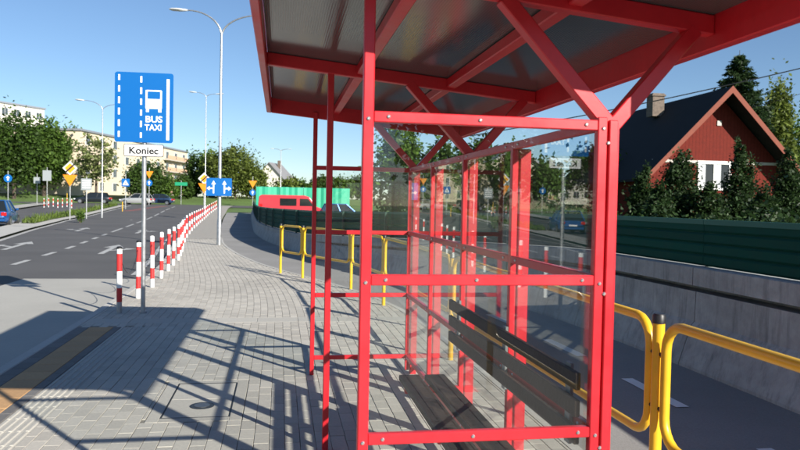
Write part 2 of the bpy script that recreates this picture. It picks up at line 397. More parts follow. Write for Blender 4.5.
for ci in range(-60, 60):
    y = -5.0+(PL/2 if ci % 2 else 0)
    while y < 30.2:
        y += PL
        xx = ci*PW+shift(y)
        lo = (kx(y)+.128) if y > 9.5 else -1.70
        x0, x1, y0, y1 = xx-PW/2, xx+PW/2, y-PL/2, y+PL/2; hi = px_(y)
        full = (x0, x1, y0, y1)
        x0 = max(x0, lo); x1 = min(x1, hi)
        if y < BAND[0] and y1 > BAND[0]: y1 = BAND[0]
        elif y > BAND[1] and y0 < BAND[1]: y0 = BAND[1]
        elif BAND[0] <= y <= BAND[1]:
            if y1 > BAND[1]+.02: y0 = BAND[1]
            elif y0 < BAND[0]-.02: y1 = BAND[0]
            else: continue
        if x0 < HATCH[1] and x1 > HATCH[0] and y0 < HATCH[3] and y1 > HATCH[2]:
            opts = [(x0, HATCH[0], y0, y1), (HATCH[1], x1, y0, y1), (x0, x1, y0, HATCH[2]), (x0, x1, HATCH[3], y1)]
            x0, x1, y0, y1 = max(opts, key=lambda r: max(0, r[1]-r[0])*max(0, r[3]-r[2]))
        if x1-x0 < .022 or y1-y0 < .03: continue
        if (x0, x1, y0, y1) == full: cells.append((xx, y))
        else: cuts.append((x0, x1, y0, y1))
def score(c):
    x, y = c
    q = RW.T @ np.array([x, y, -CAM_H]); 
    if q[2] > -.5: return -1
    u = 400-FPX*q[0]/q[2]; v = 225+FPX*q[1]/q[2]
    if not (-6 < u < 806 and 0 < v < 456): return -1
    if u > 605: return -1
    return 1/(-q[2])
sc = sorted(cells, key=score, reverse=True)
near = [c for c in sc[:290] if score(c) > 0]; nset = set(near)
for (x, y) in near:
    o = link('paver', pme, pavement, (x+random.uniform(-.0012,.0012), y+random.uniform(-.0015,.0015), random.uniform(-.0015,.0012)))
    o.rotation_euler = (random.uniform(-.006,.006), random.uniform(-.008,.008), random.uniform(-.006,.006))
b = MB()
for c in cells:
    if c in nset: continue
    x, y = c; dz = random.uniform(-.0015,.0012); a = random.uniform(-.005,.005); sl = -(shift(y+.05)-shift(y-.05))/.1
    b.add([(x+p[0]-p[1]*(sl+a), y+p[1], p[2]+dz) for p in pv], pf)
for x0, x1, y0, y1 in cuts:
    v_, f_ = paver_mesh(x1-x0-GAP, y1-y0-GAP); b.add([(p[0]+(x0+x1)/2, p[1]+(y0+y1)/2, p[2]) for p in v_], f_)
stuff(b.build('pavers', PAVE, pavement))
for k in range(8):                                             # smooth slab band across the pavement
    x0 = kx(10)+.128+k*.5555
    MB().bbox(x0+.002, x0+.5535, BAND[0]+.002, BAND[1]-.002, -.03, .0005, .004).build('band_slab', PAVEL, pavement)
yy = -4.0
while yy < 9.5:                                                # strips beside the kerb
    MB().bbox(-2.365+.002, -2.075, yy, yy+.296, -.03, .0, .004).build('tactile_tile', TACT, pavement)
    rb = MB().bbox(-1.98, -1.703, yy, yy+.297, -.03, -.006, .003)
    for k in range(5):
        xr = -1.955+k*.0565; rb.add([(xr-.016,yy+.004,-.006),(xr+.016,yy+.004,-.006),(xr+.016,yy+.293,-.006),(xr-.016,yy+.293,-.006),(xr-.009,yy+.008,.002),(xr+.009,yy+.008,.002),(xr+.009,yy+.289,.002),(xr-.009,yy+.289,.002)],
               [(4,5,6,7),(0,1,5,4),(1,2,6,5),(2,3,7,6),(3,0,4,7)])
    rb.build('ribbed_slab', PAVEL, pavement)
    yy += .3
yy = -4.0
while yy < 9.5:
    MB().bbox(-2.072, -1.984, yy, yy+.2455, -.03, -.001, .004).build('dark_strip_paver', PAVED, pavement)
    MB().bbox(-2.51, -2.367, yy, yy+.2455, -.03, -.001, .004).build('dark_strip_paver', PAVED, pavement)
    yy += .25

# inspection hatch set in the pavement
h0 = thing('inspection_hatch', 'rectangular concrete inspection hatch with round iron plug set in the pavement', 'hatch', (-.615,6.0,0))
hx0, hx1, hy0, hy1 = -.86+.615, -.37+.615, 5.52-6.0, 6.53-6.0
fr = MB()
fr.bbox(hx0-.105, hx0-.012, hy0-.105, hy1+.105, -.03, -.0005, .003).bbox(hx1+.012, hx1+.105, hy0-.105, hy1+.105, -.03, -.0005, .003)
fr.bbox(hx0-.011, hx1+.011, hy0-.105, hy0-.012, -.03, -.0005, .003).bbox(hx0-.011, hx1+.011, hy1+.012, hy1+.105, -.03, -.0005, .003)
fr.build('surround', PAVE, h0)
ir = MB()
ir.box(hx0-.0105, hx0-.004, hy0-.01, hy1+.01, -.03, .0005).box(hx1+.004, hx1+.0105, hy0-.01, hy1+.01, -.03, .0005).box(hx0-.0035, hx1+.0035, hy0-.0105, hy0-.004, -.03, .0005).box(hx0-.0035, hx1+.0035, hy1+.004, hy1+.0105, -.03, .0005)
ir.build('iron_frame', IRON, h0)
c0 = MB().bbox(hx0, hx1, hy0, hy0+.50, -.03, -.002, .003).build('cover', PAVE, h0)
MB().bbox(hx0, hx1, hy0+.505, hy1, -.03, -.002, .003).build('cover', PAVE, h0)
MB().tube([(.02,hy0+.30,-.02),(.02,hy0+.30,.002)], .095, 20).build('plug', IRON, c0)
MB().tube([(.02,hy0+.30,.002),(.02,hy0+.30,.005)], .062, 20).build('plug_lid', mat('worn_iron',(.13,.135,.14),.45,.7,var=.2,scale=30), c0)

# ================================================================== BUS SHELTER
XF, XR = .315, 1.2325
YN, YM, YFR = 2.63, 4.70, 6.77
YQ = [YN, 3.665, YM, 5.735, YFR]
RZ = [.165, .762, 1.362, 1.968]                # rail centre heights
Tb = lambda x: 2.362+.095*(1.6-x)              # underside of the roof's cross beams
SH = thing('bus_shelter', 'red steel bus shelter with glass walls and sloping smoked roof', 'bus shelter', (.78,4.7,0))
OX, OY = .78, 4.70
def sb(b, name, m, parent=None, smooth=False):
    b.v = [(x-OX, y-OY, z) for x, y, z in b.v]; return b.build(name, m, parent or SH, smooth)
bolt_me = None
def bolt(p, nrm, parent, r=.0075):
    global bolt_me
    if bolt_me is None:
        t = MB(); t.tube([(0,0,-.002),(0,0,.003),(0,0,.006)], [.0075,.0072,.004], 10); bm_ = t.build('bolt', BOLT, None, True); bolt_me = bm_.data; bpy.data.objects.remove(bm_)
    o = link('bolt', bolt_me, parent, (p[0]-OX, p[1]-OY, p[2])); o.rotation_euler = Vector(nrm).to_track_quat('Z','Y').to_euler(); return o
def post(x, y, z1, wd=.04, z0=0.0, name='post', dp=None):
    dp = dp or wd
    return sb(MB().bbox(x-wd/2, x+wd/2, y-dp/2, y+dp/2, z0, z1, .004), name, RED)
for y in (YN, YM, YFR):
    p = post(XF, y, Tb(XF)+.004)
    if y == YN:
        for z in RZ: bolt((XF, y-.0205, z-.009), (0,-1,0), p)
# rear posts with their Y heads
YP = [YN+.035, YQ[1], YM, YQ[3], YFR-.035]
for i, y in enumerate(YP):
    z1 = 1.985 if i % 2 == 0 else 1.95
    p = sb(MB().bbox(1.2555, 1.3155, y-.03, y+.03, 0, z1, .004), 'rear_post', RED)
    if i % 2 == 0:
        sb(MB().beam((1.2955,y,1.955), (.835,y,Tb(.835)+.012), .0596, .058, (0,0,1)), 'y_arm', RED)
        sb(MB().beam((1.2755,y,1.955), (1.635,y,Tb(1.63)+.012), .0592, .058, (0,0,1)), 'y_arm', RED)
# end panels
def end_panel(y, s, bolts):
    st = sb(MB().bbox(1.2145, 1.2525, y-.02, y+.018, .03, 2.0, .003), 'stile', RED)
    if bolts:
        sb(MB().bbox(1.2615, 1.2965, y-.0215, y+.0035, .03, 1.99, .003), 'cover_strip', RED)
        for z in RZ: bolt((1.236, y-.0205, z-.012), (0,-1,0), st)
        for z in (1.9,1.31,.70): bolt((1.256, y-.021, z), (0,-1,0), st)
    for k, z in enumerate(RZ):
        r = sb(MB().bbox(XF+.0205, 1.2140, y-.018, y+.016, z-.02, z+.02, .003), 'rail', RED)
        if bolts:
            for x in (XF+.075, .74, 1.165): bolt((x, y-.0185, z+.001), (0,-1,0), r)
    for a, c2 in zip(RZ, RZ[1:]):
        sb(MB().box(XF+.0205, 1.2140, y-.004, y+.002, a+.0205, c2-.0205), 'glass_pane', GLASS)
end_panel(YN, -1, True); end_panel(YFR, 1, False)
# rear wall
for i, y in enumerate(YQ):
    if 0 < i < 4: sb(MB().bbox(1.2155, 1.2495, y-.02, y+.02, .03, 1.988, .003), 'stile', RED)
for i in range(4):
    y0 = YQ[i]+.0205; y1 = YQ[i+1]-.0205
    for k, z in enumerate(RZ):
        r = sb(MB().bbox(1.2165, 1.2485, y0, y1, z-.02, z+.02, .003), 'rail', RED)
        for yb in (y0+.08, y1-.08): bolt((1.2160, yb, z), (-1,0,0), r)
    for a, c2 in zip(RZ, RZ[1:]):
        sb(MB().box(1.2295, 1.2355, y0, y1, a+.0205, c2-.0205), 'glass_pane', GLASS)
# roof
RX0, RX1, RY0, RY1 = -.14, 1.755, 2.12, 6.815
def tilted(x0, x1, y0, y1, d0, d1, ch=.004):   # box that follows the roof slope, d0..d1 above the cross-beam underside
    t = MB().bbox(x0, x1, y0, y1, 0, 1, ch)
    t.v = [(x, y, Tb(x)+d0+(d1-d0)*z if ch is None else Tb(x)+d0+(d1-d0)*z) for x, y, z in t.v]; return t
def tb_box(x0, x1, y0, y1, d0, d1, ch=.005):
    t = MB().bbox(x0, x1, y0, y1, d0, d1, ch); t.v = [(x, y, z+Tb(x)) for x, y, z in t.v]; return t
F0, F1 = -.052, .098
sb(tb_box(RX0, RX0+.042, RY0, RY1, F0, F1), 'fascia', RED)
sb(tb_box(RX1-.042, RX1, RY0, RY1, F0, F1), 'fascia', RED)
for y0, f0 in ((RY0, .02), (RY1-.042, F0+.001)): sb(tb_box(RX0+.0425, RX1-.0425, y0, y0+.042, f0, F1-.001), 'fascia', RED)
for y in (YN+.035, YM): sb(tb_box(RX0+.0425, RX1-.0425, y-.0285, y+.0285, 0, .08), 'cross_beam', RED)
ycuts = [RY0+.0425, YN+.035, YM, RY1-.0425]
for xc in (.51, 1.115):
    for a, c2 in zip(ycuts, ycuts[1:]):
        sb(tb_box(xc-.03, xc+.03, a+(0 if a == ycuts[0] else .029), c2-(0 if c2 == ycuts[-1] else .029), .018, .078), 'purlin', RED)
m = bpy.data.materials.new('smoked_multiwall_sheet'); m.use_nodes = True; t = m.node_tree; n = t.nodes; l = t.links
p = n['Principled BSDF']; p.inputs['Roughness'].default_value = .13; p.inputs['Specular IOR Level'].default_value = .7
geo = n.new('ShaderNodeNewGeometry'); wv = n.new('ShaderNodeTexWave'); wv.inputs['Scale'].default_value = 26; wv.bands_direction = 'X'; wv.inputs['Distortion'].default_value = .15
l.new(geo.outputs['Position'], wv.inputs[0]); cr = n.new('ShaderNodeValToRGB')
cr.color_ramp.elements[0].color = (.05,.056,.056,1); cr.color_ramp.elements[1].color = (.085,.092,.09,1)
l.new(wv.outputs[0], cr.inputs[0]); l.new(cr.outputs[0], p.inputs['Base Color'])
bp = n.new('ShaderNodeBump'); bp.inputs['Strength'].default_value = .03; bp.inputs['Distance'].default_value = .004; l.new(wv.outputs[0], bp.inputs['Height']); l.new(bp.outputs[0], p.inputs['Normal'])
tr = n.new('ShaderNodeBsdfTranslucent'); tr.inputs[0].default_value = (.30,.34,.34,1); mx = n.new('ShaderNodeMixShader'); mx.inputs[0].default_value = .12
l.new(p.outputs[0], mx.inputs[1]); l.new(tr.outputs[0], mx.inputs[2]); l.new(mx.outputs[0], n['Material Output'].inputs[0])
for a, c2 in zip(ycuts, ycuts[1:]):
    sb(tb_box(RX0+.0435, RX1-.0435, a+.0015, c2-.0015, .081, .0915, .002), 'roof_sheet', m)

# bench inside the shelter
BN = thing('bench', 'dark wooden slatted bench fixed inside the red shelter', 'bench', (1.0,3.8,0))
def bb_(b, name, m, parent=None): b.v = [(x-1.0, y-3.8, z) for x, y, z in b.v]; return b.build(name, m, parent or BN)
BY0, BY1 = 2.74, 4.86
for x0 in (.83, 1.012): bb_(MB().bbox(x0, x0+.145, BY0, BY1+random.uniform(-.02,.0), .415, .455, .006), 'seat_slat', PLANK)
for z in (.765, .875, .985): bb_(MB().bbox(1.172, 1.196, 2.665, BY1-.03, z-.070, z, .004), 'back_slat', PLANK)
for y in (2.80, YQ[1], YM-.03):
    br = MB().bbox(.84, 1.212, y-.02, y+.02, .374, .4145, .003); bb_(br, 'bracket', RED)
    bb_(MB().bbox(1.1965, 1.2140, y-.025, y+.025, .66, 1.0, .003), 'back_bracket', mat('grey_bracket', (.22,.23,.23), .5, .5))
    if y != YM-.03: bb_(MB().bbox(.93, .97, y-.02, y+.02, .0, .3735, .003), 'leg', RED)

# ================================================================== YELLOW RAILINGS
def railing_frame(a, c2, label):
    a = Vector((a[0], a[1], 0)); c2 = Vector((c2[0], c2[1], 0)); d = (c2-a); L = d.length; d.normalize()
    R = thing('railing', label, 'railing', a, 0, 'yellow tubular railings beside the cycle path')
    e = .075; r = .13; z0, z1 = .50, 1.09; pts = []
    for cx, cz, a0 in ((L-e-r, z0+r, -90), (L-e-r, z1-r, 0), (e+r, z1-r, 90), (e+r, z0+r, 180)):
        for k in range(6):
            an = math.radians(a0+k*18); pts.append((cx+r*math.cos(an), cz+r*math.sin(an)))
    lp = MB().tube([d*u+Vector((0,0,v)) for u, v in pts], .024, 10, closed=True).build('loop', YEL, R, True)
    for z in (.66, .93):
        for u in (.028, L-.055): 
            MB().tube([d*u+Vector((0,0,z)), d*(u+.03)+Vector((0,0,z))], .011, 8).build('clip', BLACK, R)
    return R
RP = [(1.86,-.82),(1.86,1.22),(1.86,3.25),(1.84,5.29),(1.80,7.30),(1.77,9.32),(1.66,11.3),(1.34,13.42),(.49,15.38),(.02,16.42)]
plabel = ['behind the near rail','at the near rail end','beside the rear corner of the red shelter','second post behind the shelter glass','third post behind the shelter glass','fourth post behind the shelter glass','next to the far front post of the shelter','first of the three posts standing clear past the shelter','second of the three posts standing clear past the shelter','farthest of all, where the railing ends']
rlabel = ['outside the picture', 'at the lower right corner, nearest of all', 'running behind the near shelter glass', 'running behind the bench backrest', 'behind the far half of the shelter glass', 'behind the far end of the shelter', 'just past the far shelter corner', 'with light paving behind, past the shelter', 'short last frame, farthest of all']
for i, (x, y) in enumerate(RP):
    P_ = thing('railing_post', 'yellow railing post with black cap, '+plabel[i], 'post', (x,y,-.03), 0, 'yellow railing posts')
    MB().tube([(0,0,0),(0,0,1.11)], .029, 12).build('tube', YEL, P_, True)
    MB().tube([(0,0,1.1105),(0,0,1.15),(0,0,1.158)], [.032,.032,.026], 12).build('cap', BLACK, P_, True)
    if i < len(RP)-1: railing_frame(RP[i], RP[i+1], 'yellow tubular railing frame, '+rlabel[i])

# ================================================================== RETAINING WALL AND GREEN FENCE
WA = thing('retaining_wall', 'long weathered concrete wall with sloped foot beside the cycle path', 'wall', (4.45,0,0))
FE = thing('green_fence', 'dark green slatted metal fence on top of the concrete wall', 'fence', (4.45,0,0))
ctop = lambda y: lerp_tab([(-30,1.03),(10,1.03),(17,.80),(24,.56),(80,.5)], y)
ftop = lambda y: lerp_tab([(-30,1.52),(10,1.52),(22,1.34),(40,1.3),(80,1.3)], y)
yseg = [-8.0]
while yseg[-1] < 72: yseg.append(yseg[-1]+(2.5 if yseg[-1] < 30 else 4.0))
for y0, y1 in zip(yseg, yseg[1:]):
    n_ = 3; g = .006; b = MB(); secs = []
    for k in range(n_+1):
        y = y0+g+(y1-y0-2*g)*k/n_; x = wx(y); ct = ctop(y); d = Vector((wx(y+.1)-wx(y-.1), .2)).normalized(); nv = Vector((-d.y, d.x))
        tz = T(y)
        prof = [(.17,-.2),(.17,.0),(.035,.40),(.0,.44),(-.01,ct-.27),(-.24,ct-.272),(-.24,ct-.205),(.035,ct-.20),(.035,ct-.01),(.01,ct),(-.32,ct),(-.32,-.2)]
        secs.append([(x+nv.x*u, y+nv.y*u, v+tz) for u, v in prof])
    m_ = len(secs[0]); b.v = [p for s in secs for p in s]
    b.f = [(j*m_+i, j*m_+(i+1) % m_, (j+1)*m_+(i+1) % m_, (j+1)*m_+i) for j in range(n_) for i in range(m_)]+[tuple(range(m_)), tuple(range(n_*m_, (n_+1)*m_))[::-1]]
    b.v = [(x-4.45, y, z) for x, y, z in b.v]; b.build('concrete_panel', WALLC, WA)
    for q in range(4):                                          # four green slats a bay
        sl = MB(); hh = []
        for k in range(n_+1):
            y = y0+.003+(y1-y0-.006)*k/n_; x = wx(y); ct = ctop(y)+T(y); st = (ftop(y)+T(y)-ct-.012)/4
            a0 = ct+.01+st*q; a1 = a0+st-.0015
            d = Vector((wx(y+.1)-wx(y-.1), .2)).normalized(); nv = Vector((-d.y, d.x)); off = -.10
            pr = [(off+.0,a0),(off+.02,a0+st*.18),(off+.02,a1-st*.18),(off,a1),(off-.02,a1),(off-.02,a0)]
            hh.append([(x+nv.x*u-4.45, y+nv.y*u, v) for u, v in pr])
        sl.v = [p for s in hh for p in s]; m_ = 6
        sl.f = [(j*m_+i, j*m_+(i+1) % m_, (j+1)*m_+(i+1) % m_, (j+1)*m_+i) for j in range(n_) for i in range(m_)]+[tuple(range(m_)), tuple(range(n_*m_, (n_+1)*m_))[::-1]]
        sl.build('slat', GREENF, FE)
        if q == 3:
            tr_ = MB(); tv = []
            for k in range(n_+1):
                y = y0+.003+(y1-y0-.006)*k/n_; x = wx(y); zt = ftop(y)+T(y); d = Vector((wx(y+.1)-wx(y-.1), .2)).normalized(); nv = Vector((-d.y, d.x))
                tv.append([(x+nv.x*u-4.45, y+nv.y*u, v) for u, v in ((-.07,zt-.035),(-.07,zt+.02),(-.13,zt+.02),(-.13,zt-.035))])
            tr_.v = [p for s_ in tv for p in s_]; tr_.f = [(j*4+i, j*4+(i+1) % 4, (j+1)*4+(i+1) % 4, (j+1)*4+i) for j in range(n_) for i in range(4)]+[(0,1,2,3),(n_*4+3,n_*4+2,n_*4+1,n_*4)]
            tr_.build('top_rail', mat('green_rail', (.010,.10,.075), .5, spec=.3), FE)
    x = wx(y0); 
    MB().bbox(x+.125-4.45 if y0 < 11 else x-.0-4.45, x+.175-4.45 if y0 < 11 else x+.06-4.45, y0-.028, y0+.028, ctop(y0)+T(y0)-(.0 if y0 < 12 else .45), ftop(y0)+T(y0)+.01, .004).build('fence_post', GREENP, FE)

# ================================================================== STREET POSTS AND SIGNS
BOLL = [(-2.25,10.65),(-2.285,12.2),(-2.32,13.72),(-2.41,15.3),(-2.5,16.82),(-2.6,18.3)]
y = 19.8
while y < 88: BOLL.append((kx(y)+.40, y)); y += 1.6 if y < 24 else 3.4
ords = ['first','second','third','fourth','fifth','sixth','seventh','eighth','ninth','tenth','eleventh','twelfth','thirteenth','fourteenth','fifteenth','sixteenth','seventeenth','eighteenth','nineteenth','twentieth']+['twenty-'+k for k in ('first','second','third','fourth','fifth','sixth','seventh','eighth','ninth')]
bparts = None
def ring(z0, z1, r, n=12): return MB().tube([(0,0,z0),(0,0,z1)], r, n)
bm_base = ring(0,.16,.0375).build('b', STEEL, None, True); bm_b1 = ring(.1605,.36,.039).build('b', BREDM, None, True); bm_b2 = ring(.3605,.60,.039).build('b', WHITE, None, True)
bm_b3 = ring(.6005,.85,.039).build('b', BREDM, None, True); bm_b4 = ring(.8505,.92,.039).build('b', WHITE, None, True)
bm_cap = MB().tube([(0,0,.9205),(0,0,.94),(0,0,.955)], [.041,.040,.022], 12).build('b', BLACK, None, True)
bm_w0 = ring(0,.16,.0375).build('b', WHITE, None, True)
bm_wcap = MB().tube([(0,0,.9205),(0,0,.94),(0,0,.955)], [.041,.040,.022], 12).build('b', WHITE, None, True)
BMs = {k: o.data for k, o in dict(base=bm_base, b1=bm_b1, b2=bm_b2, b3=bm_b3, b4=bm_b4, cap=bm_cap, w0=bm_w0, wcap=bm_wcap).items()}
for o in (bm_base, bm_b1, bm_b2, bm_b3, bm_b4, bm_cap, bm_w0, bm_wcap): bpy.data.objects.remove(o)
for i, (x, y) in enumerate(BOLL):
    lab = ('red and white striped bollard, '+ords[i]+' of the row counted from the bus lane sign') if i < len(ords) else 'small red and white bollard in the far dense part of the kerb row'
    o = thing('bollard', lab, 'bollard', (x,y,T(y)), random.uniform(0,3), 'red and white bollards along the kerb')
    o.rotation_euler = (random.uniform(-.012,.012), random.uniform(-.012,.012), 0)
    link('base_sleeve', BMs['base'] if i == 0 else BMs['w0'], o)
    link('red_band', BMs['b1'], o); link('white_band', BMs['b2'], o); link('red_band', BMs['b3'], o); link('white_band', BMs['b4'], o)
    link('cap', BMs['cap'] if i < 2 else BMs['wcap'], o)
for i in range(8):
    (xa, ya), (xb, yb) = BOLL[i], BOLL[i+1]
    pts = [(xa+(xb-xa)*t_/10, ya+.045+(yb-ya-.09)*t_/10, .80-.30*(1-((t_-5)/5)**2)) for t_ in range(11)]
    o = MB().tube([(p[0]-xa, p[1]-ya, p[2]) for p in pts], .0055, 5).build('chain', CHAIN, None, True, (xa,ya,0))
    tag(o, 'thin dark chain hanging between the %s and %s bollards of the row' % (ords[i], ords[i+1]), 'chain', 'chains between the bollards')

def plate(b_poly, m, parent, y, th=.004, name='plate', z0=0, x0=0):
    return MB().prism(b_poly, lambda u, v, t: (x0+u, t, z0+v), y, y-th).build(name, m, parent)
def rrect(w_, h_, r, cx=0, cz=0, n=4):
    pts = []
    for sx, sz, a0 in ((1,-1,-90),(1,1,0),(-1,1,90),(-1,-1,180)):
        for k in range(n+1):
            a = math.radians(a0+90*k/n); pts.append((cx+sx*(w_/2-r)+r*math.cos(a), cz+sz*(h_/2-r)+r*math.sin(a)))
    return pts
# bus lane sign
SG = thing('bus_lane_sign', 'blue bus and taxi lane sign with white plate reading Koniec on steel pole', 'road sign', (-1.923,10.634,0), -.04)
MB().tube([(0,0,0),(0,0,3.42)], .032, 12).build('pole', STEEL, SG, True)
MB().tube([(0,0,0.0),(0,0,.03)], .05, 12).build('pole_collar', STEEL, SG, True)
PWD, PHT, PCZ = .80, .985, 2.93
pl = plate(rrect(PWD, PHT, .035, 0, PCZ), SBLUE, SG, -.040, .004, 'sign_plate')
plate(rrect(PWD-.004, PHT-.004, .035, 0, PCZ), SGREY, SG, -.0335, .006, 'sign_back')
Y1 = -.0445
def wr(x0, x1, z0, z1, m=SWHITE, name='lane_mark', y=Y1, th=.0015, parent=None):
    return plate([(x0,z0),(x1,z0),(x1,z1),(x0,z1)], m, parent or pl, y, th, name)
sx = lambda px: -PWD/2+PWD*(px-25)/277.0     # picture of the plate: 277 wide, 340 high
sz = lambda py: PCZ+PHT/2-PHT*(py-32)/338.0
for a, c2 in ((45,72),(98,128),(152,184),(206,238),(262,294),(318,346)): wr(sx(41), sx(50), sz(c2), sz(a))
for a, c2 in ((50,80),(104,136),(158,188),(212,240),(266,296),(322,348)): wr(sx(145), sx(154), sz(c2), sz(a))
wr(sx(270), sx(284), sz(356), sz(60), name='solid_mark')
# bus pictogram
plate(rrect(sx(248)-sx(170), sz(115)-sz(206), .014, sx(209), (sz(115)+sz(206))/2), SWHITE, pl, Y1, .0015, 'bus_symbol')
plate(rrect(sx(240)-sx(180), sz(122)-sz(158), .010, sx(210), (sz(122)+sz(158))/2), SBLUE, pl, Y1-.0017, .0012, 'bus_window')
wr(sx(173), sx(187), sz(222), sz(205), name='bus_wheel', y=Y1-.0002); wr(sx(231), sx(246), sz(222), sz(205), name='bus_wheel', y=Y1-.0002)
def put_text(txt, size, cx, cz, wtarget, parent, m, y):
    me = text_mesh(txt, size, m); xs_ = [v.co.x for v in me.vertices]; k = wtarget/(max(xs_)-min(xs_))
    for v in me.vertices: v.co.x *= k
    o = link('lettering', me, parent, (cx, y, cz), (math.radians(90),0,0)); return o
put_text('BUS', .125, sx(210), sz(258), sx(250)-sx(170), pl, SWHITE, Y1)
put_text('TAXI', .118, sx(208), sz(298), sx(248)-sx(168), pl, SWHITE, Y1)
kp = plate(rrect(.545, .178, .022, -.0, 2.325), SBLACK, SG, -.040, .004, 'name_plate')
plate(rrect(.527, .160, .016, -.0, 2.325), SWHITE, kp, -.0442, .0012, 'name_plate_face')
put_text('Koniec', .135, 0, 2.318, .40, kp, SBLACK, -.047)
for z in (2.62, 3.22, 2.325): MB().box(-.06,.06,-.0332,.036,z-.015,z+.015).build('clamp', STEEL, SG)

# street lamps
def lamp(name, label, base, h, arms, r0=.064, head=.62):
    L = thing('street_lamp', label, 'street lamp', base, 0, 'street lamps')
    MB().tube([(0,0,0),(0,0,.9),(0,0,.95),(0,0,h)], [r0*1.35,r0*1.25,r0,r0*.62], 12).build('pole', STEEL, L, True)
    for (dx, dy, reach, rise) in arms:
        pts = []
        for k in range(11):
            u = k/10; pts.append((dx*reach*(1-math.cos(u*math.pi/2)), dy*reach*(1-math.cos(u*math.pi/2)), h-.15+rise*math.sin(u*math.pi/2)))
        a = MB().tube(pts, [r0*.55-.012*k/10 for k in range(11)], 8).build('arm', STEEL, L, True)
        e = Vector(pts[-1]); d = Vector((dx,dy,.06)).normalized()
        st = [(-.06,.03,.03),(.05,.07,.045),(.25,.12,.06),(head-.1,.11,.05),(head,.05,.02)]; bb = MB(); s_ = Vector((-d.y,d.x,0)).normalized()
        for (q, wd, hg) in st:
            c = e+d*q
            for k in range(8):
                an = 2*math.pi*k/8; bb.v.append(tuple(c+s_*wd*math.cos(an)+Vector((0,0,hg*math.sin(an)))))
        bb.f = [(i*8+k, i*8+(k+1)%8, (i+1)*8+(k+1)%8, (i+1)*8+k) for i in range(4) for k in range(8)]+[tuple(range(8)), tuple(range(32,40))]
        bb.build('luminaire', mat('lamp_housing', (.62,.63,.62), .4), L, True)
    return L
lamp('a', 'tall two-armed street lamp carrying a blue lane arrow sign on the pavement', (-2.176,26.5,0), 7.65, [(-.95,.25,1.35,.95),(.95,-.25,1.35,.75)])
lamp('b', 'distant street lamp rising behind the right edge of the blue bus sign', (onY(205,205,66)[0],66,T(66)), 10.7, [(-.95,.1,.95,.45),(.95,-.1,.95,.35)], .055)
lamp('c', 'two-armed street lamp left of the blue bus sign on the grass median', (onY(102,205,58)[0],58,T(58)), 8.4, [(-.95,.1,1.5,.75),(.95,-.1,1.2,.5)], .055)
lamp('d', 'far two-armed street lamp above the green screen', (onY(280.5,190,132)[0],132,T(132)), 8.6, [(-.95,.1,1.4,.4),(.95,-.1,1.4,.4)], .09)

def arrow_poly(cx, cz, s, flip):
    # up arrow with a side branch, as separate polygons
    return [[(cx-.05*s,cz-.5*s),(cx+.05*s,cz-.5*s),(cx+.05*s,cz+.22*s),(cx-.05*s,cz+.22*s)], [(cx-.17*s,cz+.2*s),(cx+.17*s,cz+.2*s),(cx,cz+.5*s)],
            [(cx+flip*.05*s,cz-.16*s),(cx+flip*.33*s,cz-.16*s),(cx+flip*.33*s,cz-.06*s),(cx+flip*.05*s,cz-.06*s)], [(cx+flip*.3*s,cz-.28*s),(cx+flip*.3*s,cz+.06*s),(cx+flip*.52*s,cz-.11*s)]]
q = onY(219, 187, 26.38)
LS = thing('lane_arrow_sign', 'blue lane sign with two white branching arrows clamped to the tall lamp', 'road sign', q)
lp = plate(rrect(.90,.64,.03), SBLUE, LS, 0, .005, 'sign_plate'); plate(rrect(.892,.632,.03), SGREY, LS, .006, .005, 'sign_back')
for c, fl in ((-.19,-1),(.19,1)):
    for k, pg in enumerate(arrow_poly(c, 0, .46, fl)): plate(pg, SWHITE, lp, -.0055-.0004*k, .0015, 'arrow')
for z in (-.18,.18): MB().box(-.09,.09,.0065,.06,z-.02,z+.02).build('clamp', STEEL, LS)

